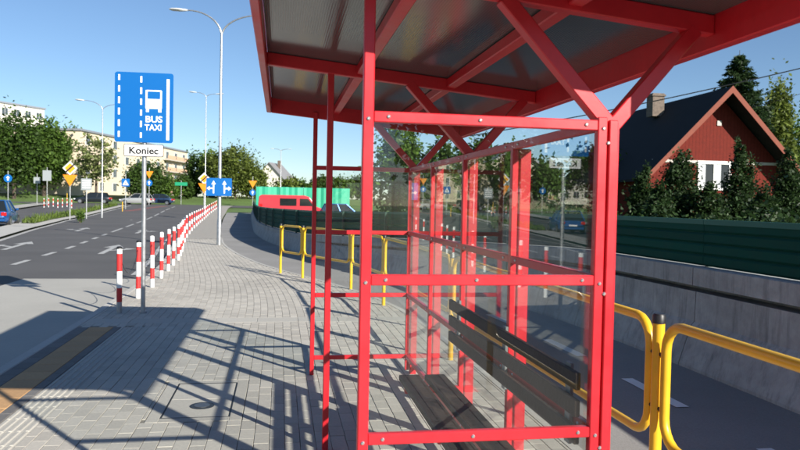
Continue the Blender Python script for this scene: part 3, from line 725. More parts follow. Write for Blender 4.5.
def pole_sign(name, label, px, Y, top, plates, group=None, zb=None, cat='road sign'):
    x = onY(px, 205, Y)[0]; z = T(Y) if zb is None else zb
    o = thing(name, label, cat, (x, Y, z), 0, group)
    MB().tube([(0,0,0),(0,0,top)], .035, 8).build('pole', STEEL, o, True)
    k = 0
    for kind, cz, s, *ex in plates:
        yy = -.042-.0
        if kind == 'tri':       # give-way triangle, point down
            plate([(-s/2,cz+s*.43),(s/2,cz+s*.43),(0,cz-s*.43)], SORANGE, o, yy, .005, 'sign_plate')
        elif kind == 'rhomb':   # priority ends: yellow square on its corner with black bar
            pp = plate([(0,cz+s*.6),(s*.6,cz),(0,cz-s*.6),(-s*.6,cz)], SWHITE, o, yy, .005, 'sign_plate')
            plate([(0,cz+s*.45),(s*.45,cz),(0,cz-s*.45),(-s*.45,cz)], SYEL, pp, yy-.006, .002, 'inner_square')
            d_ = .707; plate([(-.36*s-.07*s*d_, cz-.36*s+.07*s*d_),(-.36*s+.07*s*d_, cz-.36*s-.07*s*d_),(.36*s+.07*s*d_, cz+.36*s-.07*s*d_),(.36*s-.07*s*d_, cz+.36*s+.07*s*d_)], SBLACK, pp, yy-.009, .002, 'bar')
        elif kind == 'disc':
            pp = plate([(s/2*math.cos(a*math.pi/10), cz+s/2*math.sin(a*math.pi/10)) for a in range(20)], SBLUE, o, yy, .005, 'sign_plate')
            d_ = s*.09; plate([(-d_,cz-.28*s),(d_,cz-.28*s),(d_,cz+.05*s),(-d_,cz+.05*s)], SWHITE, pp, yy-.006, .002, 'arrow_shaft')
            plate([(-.22*s,cz+.04*s),(.22*s,cz+.04*s),(0,cz+.32*s)], SWHITE, pp, yy-.006, .002, 'arrow_head')
        elif kind == 'cross':   # pedestrian crossing square
            pp = plate(rrect(s,s,.03,0,cz), SBLUE, o, yy, .005, 'sign_plate')
            plate([(-.38*s,cz-.32*s),(.38*s,cz-.32*s),(0,cz+.36*s)], SWHITE, pp, yy-.006, .002, 'triangle')
            plate([(-.05*s,cz-.25*s),(.05*s,cz-.25*s),(.07*s,cz+.08*s),(-.03*s,cz+.1*s)], SBLACK, pp, yy-.009, .002, 'figure')
        elif kind == 'back':
            plate(rrect(ex[0],s,.03,0,cz), SGREY, o, yy, .006, 'sign_back')
        elif kind == 'green':
            plate(rrect(ex[0],s,.03,0,cz), SGREEN, o, yy, .006, 'sign_plate')
        elif kind == 'list':
            pp = plate(rrect(ex[0],s,.03,0,cz), SGREY, o, yy, .006, 'sign_plate')
            for r_ in range(4): plate([(-ex[0]*.38,cz+s*(.30-.2*r_)-.03),(ex[0]*.38,cz+s*(.30-.2*r_)-.03),(ex[0]*.38,cz+s*(.30-.2*r_)+.04),(-ex[0]*.38,cz+s*(.30-.2*r_)+.04)], SWHITE, pp, yy-.0065, .002, 'text_row')
        k += 1
    return o
pole_sign('give_way_sign','orange give-way triangle under a black-barred priority-end rhombus on the grass median',70,53,3.95,[('tri',2.75,.95),('rhomb',3.62,.82)])
pole_sign('give_way_sign','orange triangle under a tilted striped rhombus just left of the lamp arrow sign',204,60,3.75,[('tri',2.45,.95),('rhomb',3.25,.80)])
pole_sign('give_way_sign','orange triangle above a blue round sign before the big round tree',252.5,106,4.2,[('tri',3.05,1.2),('disc',1.85,.9)])
pole_sign('information_sign','small pale notice board on a thin pole beside the dark hatchback',86.5,56,3.1,[('list',2.55,.85,.75)])
pole_sign('crossing_sign','blue pedestrian crossing sign on the verge right of the lamp, before the bushes',125.5,78,3.6,[('cross',2.75,.8)])
pole_sign('crossing_sign','blue round arrow sign with orange triangle above, seen beside the bus sign pole',149,92,4.6,[('disc',2.75,.8),('tri',3.75,1.0)])
pole_sign('direction_sign','flat green direction sign on a thin post in front of the hedge',181,98,3.2,[('green',2.75,.45,1.6)])
pole_sign('roundabout_sign','round blue arrow sign at the left edge under the tree crowns',8,82,3.7,[('disc',2.9,.85)])
pole_sign('sign_back','large grey sign seen from behind on the left verge',47,84,4.2,[('back',3.3,1.15,.9)])
pole_sign('sign_back','smaller grey sign seen from behind, left of the large one',37,86,3.5,[('back',2.75,.7,.7)])
pole_sign('guide_post','yellow marker post at the far junction, near the silver car',122.5,72,.95,[],None,None,'post').children[0].data.materials[0] = YEL
pole_sign('guide_post','yellow marker post at the far junction, near the dark hatchback',67,90,1.3,[],None,None,'post').children[0].data.materials[0] = YEL
gl = ['near left','second from left','third from left','fourth from left','fifth from left','sixth from left','rightmost']
for i in range(7):
    Y = 78+1.6*(i % 3); x = onY(44+i*4.6, 205, Y)[0]
    o = thing('verge_bollard', 'tiny red and white bollard at the left verge corner, '+gl[i], 'bollard', (x,Y,T(Y)), 0, 'tiny bollards at the left verge corner')
    for nm, me in (('white_band','w0'),('red_band','b1'),('white_band','b2'),('red_band','b3'),('white_band','b4'),('cap','wcap')): link(nm, BMs[me], o)

# ================================================================== VEHICLES
def car(name, label, cat, loc, rz, paint, L=4.2, W=1.76, H=1.46, hatch=True):
    o = thing(name, label, cat, loc, rz)
    hl = L/2
    # local +x is the front
    stn = [(-hl,.62,.42,.60),(-hl+.10,.74,.30,.86),(-hl+.5,.84,.24,.93),(-.9,W/2-.02,.20,.92),(.0,W/2,.19,.90),(hl-1.15,W/2-.01,.20,.88),(hl-.65,.82,.22,.80),(hl-.15,.72,.26,.70),(hl,.60,.36,.56)]
    b = MB()
    for x, hw, z0, z1 in stn:
        ring_ = [(hw*.90,z0),(hw,z0+.12),(hw,z1-.16),(hw*.965,z1-.04),(hw*.86,z1)]
        b.v += [(x,-u,v) for u, v in ring_]+[(x,u,v) for u, v in ring_[::-1]]
    m_ = 10
    b.f = [(j*m_+i, j*m_+(i+1) % m_, (j+1)*m_+(i+1) % m_, (j+1)*m_+i) for j in range(len(stn)-1) for i in range(m_)]+[tuple(range(m_)), tuple(range((len(stn)-1)*m_, len(stn)*m_))]
    body = b.build('body', paint, o, True)
    # cabin
    xb0, xb1, xr0, xr1 = ((-hl+.28, hl-1.25, -hl+.62, hl-2.05) if hatch else (-hl+.55, hl-1.25, -hl+1.25, hl-2.05))
    wb, wr_ = W/2-.09, W/2-.30
    zb = .88
    cb = MB().add([(xb0,-wb,zb),(xb1,-wb,zb),(xb1,wb,zb),(xb0,wb,zb),(xr0,-wr_,H-.035),(xr1,-wr_,H-.035),(xr1,wr_,H-.035),(xr0,wr_,H-.035)],[(0,1,5,4),(1,2,6,5),(2,3,7,6),(3,0,4,7),(3,2,1,0),(4,5,6,7)])
    cb.build('window_glass', CARGL, o)
    rf = MB().bbox(xr0-.06, xr1+.06, -wr_-.03, wr_+.03, H-.055, H, .02)
    for sgn in (-1,1):
        for (a, t_) in ((xb0,xr0),(xb1,xr1),((xb0+xb1)/2-.05,(xr0+xr1)/2-.05)):
            rf.beam((a, sgn*(wb+.005), zb), (t_, sgn*(wr_+.012), H-.03), .07, .05, (1,0,0), .01)
    rf.build('roof', paint, o)
    for sx_ in (-hl+.78, hl-.82):
        for sgn in (-1,1):
            yo = sgn*(W/2-.10)
            tb = MB().tube([(sx_,yo-.10,.31),(sx_,yo+.105,.31)], .31, 18).build('tyre', TYRE, o)
            MB().tube([(sx_,yo+sgn*.106-.004,.31),(sx_,yo+sgn*.106+.004,.31)], .205, 14).build('rim', RIM, tb)
    for sgn in (-1,1):
        MB().bbox(-hl-.015,-hl+.20, sgn*.64-.13, sgn*.64+.13, .62,.82,.02).build('tail_light', LAMPR, o)
        MB().bbox(hl-.25,hl-.02, sgn*.58-.15, sgn*.58+.15, .52,.66,.02).build('headlight', LAMPW, o)
        MB().bbox(hl-1.55,hl-1.42, sgn*(W/2+.03)-.07, sgn*(W/2+.03)+.07, .90,1.02,.02).build('mirror', paint, o)
    MB().bbox(-hl-.03,-hl+.12,-.7,.7,.30,.48,.03).build('rear_bumper', paint, o)
    MB().bbox(-hl-.036,-hl-.029,-.26,.26,.52,.62,.001).build('number_plate', SWHITE, o)
    return o
def paintm(n_, c): return mat(n_, c, .25, .3, coat=.6)
P1 = onZ(5,226,-.12)
car('parked_car','bright blue hatchback cut by the left edge of the picture','car',(P1[0]-.55,44.6,-.12),math.radians(100),paintm('blue_metallic',(.012,.085,.27)),4.2,1.76,1.5)
car('distant_car','dark hatchback seen from the side before the pale block','car',(onY(93,200,101)[0],101,T(101)-.118),math.radians(184),paintm('dark_metallic',(.015,.02,.024)),4.6,1.8,1.5)
car('distant_car','silver car at the far junction left of the bus sign pole','car',(onY(137,200,100)[0],100,T(100)-.118),math.radians(172),paintm('silver_metallic',(.42,.43,.43)),4.3,1.76,1.48)
car('distant_car','dark blue car right of the bus sign pole at the far junction','car',(onY(157,200,103)[0],103,T(103)-.118),math.radians(178),paintm('navy_metallic',(.02,.045,.10)),4.5,1.8,1.46,False)
car('parked_car','small blue car beside the red van behind the green fence','car',(onY(344,203,57)[0],57,-.1),math.radians(15),paintm('bright_blue',(.015,.10,.40)),4.1,1.75,1.6)

VN = thing('red_van','red panel van with dark side window behind the green fence','van',(onY(291,205,62)[0],62,-.15),0)
vp = [(-2.75,.35),(-2.75,1.55),(-2.68,2.15),(-2.45,2.28),(1.15,2.28),(1.55,2.15),(2.15,1.35),(2.75,1.15),(2.85,.85),(2.85,.35)]
b = MB(); 
for yy, inset in ((-.98,.0),(-.95,.05),(.95,.05),(.98,0)): pass
b.prism(vp, lambda u, v, t: (u, t, v), -.97, .97)
vb = b.build('body', mat('van_red', (.52,.035,.05), .3, .0, coat=.5), VN)
bv = vb.modifiers.new('bevel','BEVEL'); bv.width = .07; bv.segments = 2
MB().prism([(.45,1.38),(.45,2.0),(-.95,2.0),(-.95,1.38)], lambda u, v, t: (u, t, v), -.975, -.985).build('side_window', CARGL, VN)
MB().prism([(.72,1.38),(.72,2.0),(1.42,2.0),(1.92,1.38)], lambda u, v, t: (u, t, v), -.975, -.985).build('door_window', CARGL, VN)
MB().add([(1.6,-.85,2.1),(1.6,.85,2.1),(2.15,.88,1.40),(2.15,-.88,1.40)],[(0,1,2,3)]).build('windscreen', CARGL, VN).location = (.03,0,.03)
for sx_ in (-1.75, 1.95):
    for sgn in (-1,1):
        tb = MB().tube([(sx_,sgn*.88-.1,.34),(sx_,sgn*.88+.11,.34)], .34, 18).build('tyre', TYRE, VN); MB().tube([(sx_,sgn*.99-.004,.34),(sx_,sgn*.99+.008,.34)], .21, 14).build('rim', RIM, tb)
MB().bbox(-2.65,-2.4,-.975,-.98+.1,1.0,1.5,.01).build('tail_light', LAMPR, VN)

# green screen behind the van
q0 = onY(256,190,74); 
GS = thing('green_screen','bright green construction screen standing behind the red van','screen',(q0[0],74,0))
gt = onY(256,186.5,74)[2]
for i in range(4):
    x0 = i*2.4; 
    b = MB(); nseg = 8
    for k in range(nseg+1):
        u = x0+.02+2.36*k/nseg; yy = .05*math.sin(u*4.1)+.04*math.sin(u*9.7+1)
        b.v += [(u,yy,-.2),(u,yy,gt+random.uniform(-.015,.015)),(u,yy+.03,-.2),(u,yy+.03,gt)]
    b.f = [q for k in range(nseg) for q in ((4*k,4*k+4,4*k+5,4*k+1),(4*k+2,4*k+3,4*k+7,4*k+6),(4*k+1,4*k+5,4*k+7,4*k+3))]
    b.build('screen_sheet', GREENB, GS)
    MB().tube([(x0,.12,-.2),(x0,.12,gt+.05)], .03, 6).build('screen_post', STEEL, GS)

# ================================================================== BUILDINGS
REDW = mat('red_boards', (.135,.022,.016), .8, spec=.1, var=.18, scale=6, bump=.2, bscale=25)
m = REDW; t = m.node_tree; n = t.nodes; l = t.links              # vertical board relief
geo = n.new('ShaderNodeNewGeometry'); wv = n.new('ShaderNodeTexWave'); wv.bands_direction = 'X'; wv.wave_profile = 'SAW'; wv.inputs['Scale'].default_value = 1.6
l.new(geo.outputs['Position'], wv.inputs[0]); bp = n.new('ShaderNodeBump'); bp.inputs['Strength'].default_value = .6; bp.inputs['Distance'].default_value = .02
l.new(wv.outputs[0], bp.inputs['Height']); l.new(bp.outputs[0], n['Principled BSDF'].inputs['Normal'])
_p = n['Principled BSDF']; _s = _p.inputs['Base Color'].links[0].from_socket; _r = n.new('ShaderNodeMapRange'); _r.inputs[1].default_value = .0; _r.inputs[2].default_value = .18; _r.inputs[3].default_value = .55; _r.inputs[4].default_value = 1
l.new(wv.outputs[0], _r.inputs[0]); _v = n.new('ShaderNodeVectorMath'); _v.operation = 'SCALE'; l.new(_s, _v.inputs[0]); l.new(_r.outputs[0], _v.inputs['Scale']); l.new(_v.outputs[0], _p.inputs['Base Color'])
ROOFD = mat('dark_tarpaper_roof', (.022,.024,.027), .85, spec=.15, var=.3, scale=2.5, bump=.3, bscale=12)
TRIMR = mat('faded_red_trim', (.20,.062,.042), .7, spec=.15, var=.15, scale=5)
HY = 34.0; hz = 0.0
ax, _, az = onY(720,92,HY)
HOUSE = thing('red_house','red wooden gabled house with dark roof behind the bushes','house',(ax,HY,0))
hw = 4.15; ez = 3.55; L = 9.5; rise = (az-.15-ez)
MB().prism([(-hw,-.1),(hw,-.1),(hw,ez),(0,az-.2),(-hw,ez)], lambda u, v, t: (u, t, v), .0, L).build('wall', REDW, HOUSE)
for sgn in (-1,1):
    ov = .55; sl = (az-ez)/hw
    e = (sgn*(hw+ov), ez-sl*ov)
    b = MB(); y0, y1 = -1.05, L+.5
    pr = [(0,az),(e[0],e[1]),(e[0],e[1]+.12),(0,az+.14)]
    b.prism(pr, lambda u, v, t: (u, t, v), y0, y1); rf = b.build('roof_slope', ROOFD, HOUSE)
    MB().prism([(sgn*.0,az-.20),(e[0]+sgn*.02,e[1]-.16),(e[0]+sgn*.02,e[1]+.14),(sgn*.0,az+.16)], lambda u, v, t: (u, t, v), y0-.045, y0-.003).build('rake_board', TRIMR, rf)
ch = MB().box(-.36,.36,-.36,.36,-.7,.62).box(-.42,.42,-.42,.42,.45,.55)
cho = ch.build('chimney', mat('chimney_brick',(.14,.11,.088),.9,var=.4,scale=7,bump=.4,bscale=9), HOUSE, False); cho.location = (-1.05, 4.6, az-.1)
MB().box(-hw+.45,hw-.45,-.06,-.004,ez+.48,ez+.62).build('trim_board', mat('pale_trim',(.45,.42,.38),.7,var=.1,scale=8), HOUSE)
wxx = (onY(714,170,HY)[0]-ax); wz0, wz1 = 2.75, 4.0
wf = MB().box(wxx-.95,wxx+.95,-.09,-.005,wz0-.1,wz0).box(wxx-1.0,wxx+1.0,-.09,-.005,wz1,wz1+.16)
for xx in (-.95,-.07,.81): wf.box(wxx+xx,wxx+xx+.14,-.085,-.005,wz0+.001,wz1-.001)
wfo = wf.build('window_frame', mat('window_white',(.68,.68,.66),.5), HOUSE)
for xx in (-.81,.07): MB().box(wxx+xx,wxx+xx+.74,-.05,-.006,wz0,wz1).build('pane', mat('house_window',(.03,.035,.04),.1,spec=.3), wfo)
for xx in (-.81,.07): MB().box(wxx+xx,wxx+xx+.30,-.056,-.0505,wz0,wz1).build('curtain', mat('curtain',(.42,.44,.46),.8), wfo)
MB().box(-.12,.12,-.05,-.004,az-1.75,az-1.5).build('attic_vent', mat('pale_trim',(.45,.42,.38)), HOUSE)

def block(name, label, p0, p1, depth, h, wallm, floors, bays, zb, balc=(), roofm=None, winw=1.3, winh=1.35):
    p0 = Vector((p0[0],p0[1],0)); p1 = Vector((p1[0],p1[1],0)); d = (p1-p0); L = d.length; rz = math.atan2(d.y, d.x)
    o = thing(name, label, 'building', (p0.x,p0.y,zb), rz)           # local +x along the facade, -y is outward
    MB().box(0,L,0,depth,-1,h).build('wall', wallm, o)
    MB().bbox(-.25,L+.25,-.25,depth+.25,h,h+.35,.03).build('roof', roofm or mat('roof_edge',(.20,.22,.25),.6), o)
    fh = (h-.6)/floors; bw = L/bays
    fm = mat('window_white',(.68,.68,.66),.5); gm = mat('flat_window',(.06,.075,.085),.08,spec=.7)
    for f_ in range(floors):
        for k in range(bays):
            cx = bw*(k+.5); cz = .5+fh*(f_+.5)
            if k in balc:
                bc = MB().bbox(cx-bw*.45,cx+bw*.45,-1.1,-.01,cz-fh*.47,cz-fh*.40,.02).build('balcony', mat('balcony_slab',(.5,.47,.42),.8), o)
                MB().bbox(cx-bw*.45,cx+bw*.45,-1.1,-1.04,cz-fh*.395,cz-fh*.06,.01).build('parapet', mat('balcony_front',(.56,.36,.24),.8,var=.06,scale=1), bc)
            wn = MB().box(cx-winw/2-.08,cx+winw/2+.08,-.05,-.004,cz-winh/2-.08,cz+winh/2+.08).build('window', fm, o)
            MB().box(cx-winw/2,cx-.04,-.07,-.051,cz-winh/2,cz+winh/2).build('pane', gm, wn); MB().box(cx+.04,cx+winw/2,-.07,-.051,cz-winh/2,cz+winh/2).build('pane', gm, wn)
    return o
CREAM = mat('cream_render', (.62,.53,.40), .85, var=.04, scale=.6)
IVORY = mat('ivory_render', (.66,.63,.56), .85, var=.04, scale=.6)
a = onY(80,190,120); c_ = onY(187,190,168)
block('apartment_block','cream apartment block with orange balconies behind the blue bus sign',(a[0],a[1]),(c_[0],c_[1]),14,10.4,CREAM,4,10,T(120)-.3,(7,8,9))
MB()
a = onY(-150,190,128); c_ = onY(44,190,160)
block('apartment_block','tall white apartment block behind the big trees at the left edge',(a[0],a[1]),(c_[0],c_[1]),12,17.5,IVORY,6,14,T(128),(4,8))
# far cottage and pale house seen through and beside the glass
def cottage(label, cx, cy, w_, l_, eh, rh, wallm, roofm, rz=0, zb=0):
    o = thing('cottage', label, 'house', (cx,cy,zb), rz)
    MB().prism([(-w_/2,-.5),(w_/2,-.5),(w_/2,eh),(0,eh+rh),(-w_/2,eh)], lambda u, v, t: (u, t, v), 0, l_).build('wall', wallm, o)
    for sgn in (-1,1):
        k = rh/(w_/2); MB().prism([(0,eh+rh),(sgn*(w_/2+.4),eh-k*.4),(sgn*(w_/2+.4),eh-k*.4+.16),(0,eh+rh+.18)], lambda u, v, t: (u, t, v), -.4, l_+.4).build('roof_slope', roofm, o)
    for xx in (-w_/4, w_/4):
        wn = MB().box(xx-.55,xx+.55,-.05,-.004,1.1,2.4).build('window', mat('window_white',(.68,.68,.66)), o); MB().box(xx-.47,xx+.47,-.07,-.051,1.18,2.32).build('pane', mat('flat_window',(.06,.075,.085)), wn)
    MB().box(w_*.1,w_*.1+.5,l_*.4,l_*.4+.5,eh+rh*.5,eh+rh+.7).build('chimney', mat('chimney_brick',(.14,.11,.088)), o)
    return o
GREYR = mat('grey_roof', (.20,.20,.21), .8, var=.15, scale=3)
q = onY(269,190,150); cottage('far pale cottage with pointed grey roof above the green screen', q[0], 150, 7.5, 8, 3.2, 3.9, IVORY, GREYR, -.3, T(150))
cottage('cream house with grey roof behind the fence, seen through the shelter glass', 19.5, 58, 9, 10, 3.6, 3.0, mat('sand_render', (.42,.37,.29), .85), GREYR, .1)
q = onY(803,150,62); cottage('pale house at the right edge beyond the trees', q[0]+4, 62, 9, 9, 5.5, 3.0, IVORY, GREYR, -.1)

# ================================================================== TREES AND SHRUBS
G1 = leaf_mat('leaf_green', (.072,.132,.030)); G2 = leaf_mat('leaf_dark', (.046,.088,.022)); G3 = leaf_mat('leaf_olive', (.105,.140,.036)); G4 = leaf_mat('needle_green', (.026,.052,.021), .4); G5 = leaf_mat('leaf_pale', (.15,.185,.085), .3)
def leaves(lobes, n, size, clump=.22, k_clumps=45, flat=.0):
    vol = np.array([l_[3]*l_[4]*l_[5] for l_ in lobes])**.67; pr = vol/vol.sum(); out = []
    for l_, p_ in zip(lobes, pr):
        m_ = max(8, int(n*p_)); kc = max(6, int(k_clumps*p_*len(lobes)/1.6))
        cdir = rng.normal(size=(kc,3)); cdir /= np.linalg.norm(cdir, axis=1)[:,None]
        crad = rng.uniform(.55,1.0,size=(kc,1))**.6
        cc = cdir*crad
        idx = rng.integers(0, kc, m_); pts = cc[idx]+rng.normal(size=(m_,3))*clump*rng.uniform(.5,1.3,size=(kc,1))[idx]
        pts = pts*np.array(l_[3:6])+np.array(l_[0:3]); out.append(pts)
    P_ = np.concatenate(out); m_ = len(P_)
    nrm = rng.normal(size=(m_,3)); nrm[:,2] = np.abs(nrm[:,2])+.3; nrm /= np.linalg.norm(nrm, axis=1)[:,None]
    a = np.cross(nrm, rng.normal(size=(m_,3))); a /= np.linalg.norm(a, axis=1)[:,None]; c_ = np.cross(nrm, a)
    s = size*rng.uniform(.6,1.3,size=(m_,1)); a = a*s; c_ = c_*s*.62
    return np.stack([P_-a, P_-c_*.9, P_+a, P_+c_], axis=1)
def tree(label, x, y, h, rx, lobes=None, n=5000, size=.22, m=G1, trunk_h=None, name='tree', group='background trees', ry=None, crown_base=.25, clump=.22, kc=45, zb=None):
    z = T(y)-.1 if zb is None else zb
    o = thing(name, label, 'tree' if 'shrub' not in name and 'bush' not in name and 'hedge' not in name else 'bush', (x,y,z), 0, group)
    ry = ry or rx
    if lobes is None:
        cb = h*crown_base; ch_ = h-cb; lobes = [(0,0,cb+ch_*.5,rx*.8,ry*.8,ch_*.5)]
        for k in range(7):
            an = random.uniform(0,6.28); rr = random.uniform(.35,.62); zz = cb+ch_*random.uniform(.22,.80); q_ = random.uniform(.36,.55)
            lobes.append((rx*rr*math.cos(an), ry*rr*math.sin(an), zz, rx*q_, ry*q_, ch_*q_*.55))
    me = quads_mesh('crown', leaves(lobes, n, size, clump, kc), m); link('crown', me, o)
    tr_ = max(.05, h*.018); th = max(.3, h*max(crown_base,.12)+h*.25)
    tk = MB().tube([(0,0,-.1),(.02*h*.1,0,th*.5),(0,.03,th)], [tr_*1.3,tr_,tr_*.7], 8)
    for k in range(5):
        an = k*1.26+random.uniform(-.3,.3); st = th*random.uniform(.6,.98)
        tk.tube([(0,0,st),(rx*.25*math.cos(an),ry*.25*math.sin(an),st+h*.12),(rx*.5*math.cos(an),ry*.5*math.sin(an),st+h*.26)], [tr_*.55,tr_*.35,tr_*.12], 6)
    tk.build('trunk', BARK, o, True)
    return o
def treepx(label, px, ptop, Y, wpx, **kw):
    x = onY(px, 200, Y)[0]; top = onY(px, ptop, Y)[2]; zb = T(Y)-.1; kw.setdefault('n', 6000)
    return tree(label, x, Y, top-zb, wpx*Y/FPX/2, zb=zb, **kw)
treepx('big dark leafy tree at the left edge, tallest of the left group', 14, 116, 114, 52, n=14000, size=.28, m=G2, crown_base=.18, kc=90)
treepx('broad green tree second from the left edge behind the verge', 44, 122, 118, 50, n=13000, size=.28, m=G1, crown_base=.2, kc=90)
treepx('slimmer green tree third from the left edge', 66, 134, 124, 32, n=7000, size=.24, m=G1, crown_base=.15)
treepx('leafy tree outside the left edge above the blue car', -18, 118, 113, 46, n=8000, size=.26, m=G1, crown_base=.2)
treepx('broad roadside tree farther outside the left edge', -75, 112, 110, 60, n=8000, size=.28, m=G2, crown_base=.2)
treepx('loose pale street tree before the cream block, left of the lamp', 96, 137, 112, 40, n=2400, size=.26, m=G5, crown_base=.3, clump=.16, kc=34)
treepx('dense green bush tree behind the bus sign pole', 147, 160, 113, 42, n=9000, size=.2, m=G2, crown_base=.05)
treepx('low rounded bush right of the bus sign pole', 168, 178, 114, 26, n=3500, size=.2, m=G1, crown_base=.03, name='bush')
treepx('low bush at the foot of the balconies', 183, 176, 118, 22, n=3500, size=.2, m=G2, crown_base=.03, name='bush')
treepx('dark tree behind the end of the balconies', 196, 156, 128, 26, n=6000, size=.25, m=G2, crown_base=.05)
treepx('tree between the balconies and the big round tree', 209, 153, 124, 24, n=6000, size=.25, m=G1, crown_base=.05)
treepx('big round olive green tree behind the lane arrow sign', 235, 150, 120, 54, n=14000, size=.22, m=G3, crown_base=.05, kc=90)
treepx('small round tree at the right foot of the big olive tree', 256, 166, 122, 18, n=3500, size=.22, m=G3, crown_base=.05)
for i, (px, pt, wd) in enumerate([(286,178,26),(303,181,24),(322,177,28),(343,178,26),(361,175,30)]):
    treepx('distant low tree over the green screen, %s from the left' % ['first','second','third','fourth','fifth'][i], px, pt, 142+i*3, wd, n=3500, size=.3, m=[G3,G1,G2,G1,G2][i], crown_base=.04)
for i, (px, pt, Y, wd, mm) in enumerate([(396,122,44,60,G1),(438,146,40,46,G2),(474,140,46,52,G2),(512,148,44,46,G1),(546,158,40,40,G2),(584,150,42,44,G2),(616,166,38,30,G2)]):
    treepx('garden tree behind the fence seen through the shelter glass, %s from the left' % ['first','second','third','fourth','fifth','sixth','seventh'][i], px, pt, Y, wd, n=6500, size=.16, m=mm, crown_base=.08)
# conifers and shrubs in front of the red house
def cone_shrub(label, px, ptop, Y, wpx, n=5000, m=G4, size=.075):
    x = onY(px,200,Y)[0]; top = onY(px,ptop,Y)[2]; r = wpx*Y/FPX/2; h = top+.1
    lobes = []
    for k in range(9):
        u = (k+.5)/9; rr = r*math.sqrt(max(.06, 1-u**1.6))*random.uniform(.75,1.08); lobes.append((random.uniform(-.15,.15)*r, random.uniform(-.15,.15)*r, h*u, rr, rr, h/9*.95))
    return tree(label, x, Y, h, r, lobes=lobes, n=n, size=size, m=m, name='garden_shrub', group='shrubs before the red house', clump=.28, kc=80, zb=-.1, crown_base=.05)
cone_shrub('dark conical shrub left of the house window', 681, 154, 28, 52, n=15000)
cone_shrub('tall dark conical shrub right of the house window', 741, 146, 28, 46, n=15000)
cone_shrub('shrub at the left corner of the red house', 642, 170, 28, 40, n=9000)
cone_shrub('dark shrub at the right corner of the red house', 788, 156, 29, 46, n=13000)
cone_shrub('low shrub under the house window', 711, 186, 26.5, 44, n=8000)
cone_shrub('low shrub between house corner and tall shrub', 765, 190, 26, 40, n=8000)
cone_shrub('low shrub left in front of the red wall', 660, 184, 26.5, 40, n=8000)
# spruce behind the house
sx0 = onY(738,100,47)[0]; stop = onY(737,50,47)[2]
SP = thing('spruce_tree','tall pointed spruce behind the red house gable','tree',(sx0,47,-.1),0,'background trees')
Vs = []; hh = stop+.1
sp_t = MB().tube([(0,0,0),(0,0,hh*.6),(0,0,hh)], [.2,.1,.015], 8)
for k in range(42):
    u = k/42; zc = hh*(.12+.86*u); rr = 4.6*(1-u)**.80+.15
    for j in range(13 if u < .7 else 8):
        an = random.uniform(0,6.283); rj = rr*random.uniform(.7,1.1); drp = -.18*rj
        m_ = int(34+80*rj*.4); tt = rng.uniform(.05,1,size=m_)**.7
        P_ = np.stack([np.cos(an)*rj*tt, np.sin(an)*rj*tt, zc+drp*tt+.10*rj*tt**3], 1)+rng.normal(size=(m_,3))*np.array([.09,.09,.06])
        dr = np.tile([math.cos(an),math.sin(an),-.2],(m_,1))+rng.normal(size=(m_,3))*.5; dr /= np.linalg.norm(dr,axis=1)[:,None]
        sd_ = np.cross(dr, rng.normal(size=(m_,3))); sd_ /= np.linalg.norm(sd_,axis=1)[:,None]
        a_ = dr*.19; c2 = sd_*.05; Vs.append(np.stack([P_-a_-c2*.3,P_-c2,P_+a_,P_+c2],1))
        if j % 3 == 0: sp_t.tube([(0,0,zc),(math.cos(an)*rj*.9,math.sin(an)*rj*.9,zc+drp*.9)], [.03,.008], 4)
sp_t.build('trunk', BARK, SP); link('crown', quads_mesh('crown', np.concatenate(Vs), G4), SP)
for i, (px, pt, Y, wd, mm) in enumerate([(774,90,52,50,G3),(800,116,56,56,G1),(830,100,58,64,G2)]):
    treepx(['leafy tree right of the spruce behind the house','tree at the right edge behind the house','tree outside the right edge'][i], px, pt, Y, wd, n=12000, size=.17, m=mm, crown_base=.1, kc=80)
# unseen trees added behind the viewpoint to darken the end glass reflections
for i, (x, yb) in enumerate([(-34,-36),(-24,-40),(-13,-42),(1,-44),(12,-41),(22,-45)]):
    tree('leafy tree added behind the viewpoint for the end glass to reflect, %s from the road' % ['first','second','third','fourth','fifth','sixth'][i], x, yb, random.uniform(8.5,10.5), random.uniform(4.5,5.5), n=3500, size=.34, m=[G1,G2][i % 2], crown_base=.08, zb=-.1)
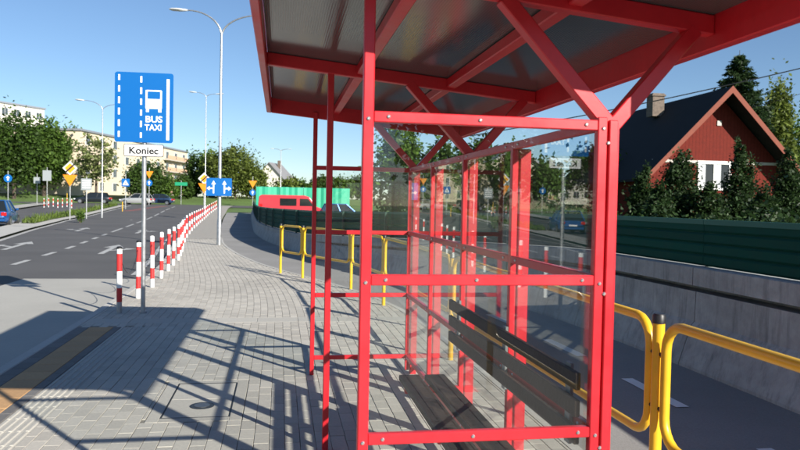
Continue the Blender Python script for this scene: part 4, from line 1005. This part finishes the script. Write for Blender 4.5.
# hedge mass right behind the fence
V = []
hb = []
for i in range(26):
    y = 9+i*1.15; hb.append((wx(y)+3.2+random.uniform(-.4,.4)+max(0,(y-14)*.55), y, .75+random.uniform(-.1,.15), .9,.9,.75))
o = link('hedge', quads_mesh('hedge', leaves(hb, 40000, .05, .3, 900), G4)); tag(o, 'low dark hedge growing just behind the green fence', 'hedge')
# weeds on the median
gr = []
for k in range(5200):
    y = rng.uniform(46,88); x0, x1 = lerp_tab(MED2,y)+.3, mx_(y)-.8; x = rng.uniform(x0,x1); gr.append((x,y))
gr = np.array(gr); m_ = len(gr); zz = np.array([T(y)+.02 for y in gr[:,1]]); hgt = rng.uniform(.08,.26,m_)*(1+(rng.random(m_) < .08)*1.0); an = rng.uniform(0,6.28,m_); wd = .05
bx = np.cos(an)*wd; by = np.sin(an)*wd
tip = np.stack([gr[:,0]+rng.normal(size=m_)*.08, gr[:,1]+rng.normal(size=m_)*.08, zz+hgt],1)
q4 = np.stack([np.stack([gr[:,0]-bx,gr[:,1]-by,zz],1), np.stack([gr[:,0]+bx,gr[:,1]+by,zz],1), tip+np.stack([bx,by,0*bx],1)*.2, tip-np.stack([bx,by,0*bx],1)*.2],1)
stuff(link('grass', quads_mesh('grass', q4, leaf_mat('grass_blade', (.085,.13,.03), .4)))); 
bpy.data.objects['grass']['label'] = 'rough grass growing on the median'
treepx('tiny weed bush at the foot of the median sign', 80, 211, 51.5, 9, n=500, size=.07, m=G1, crown_base=.0, name='weed_bush')

# ================================================================== OVERHEAD WIRES
def wire(label, a, c2, r=.018, sag=.35):
    a = Vector(a); c2 = Vector(c2); pts = []
    for k in range(13):
        u = k/12; p_ = a.lerp(c2, u)-Vector((0,0,sag*4*u*(1-u))); pts.append(tuple(p_-a))
    tag(MB().tube(pts, r, 5).build('power_line', BLACK, None, False, a), label, 'cable', 'overhead cables')
wire('upper overhead cable crossing in front of the spruce', onY(470,136,26), onY(1000,17,20), .02, .25)
wire('fainter lower overhead cable at the right edge', onY(700,121,40), onY(960,42,32), .014, .2)
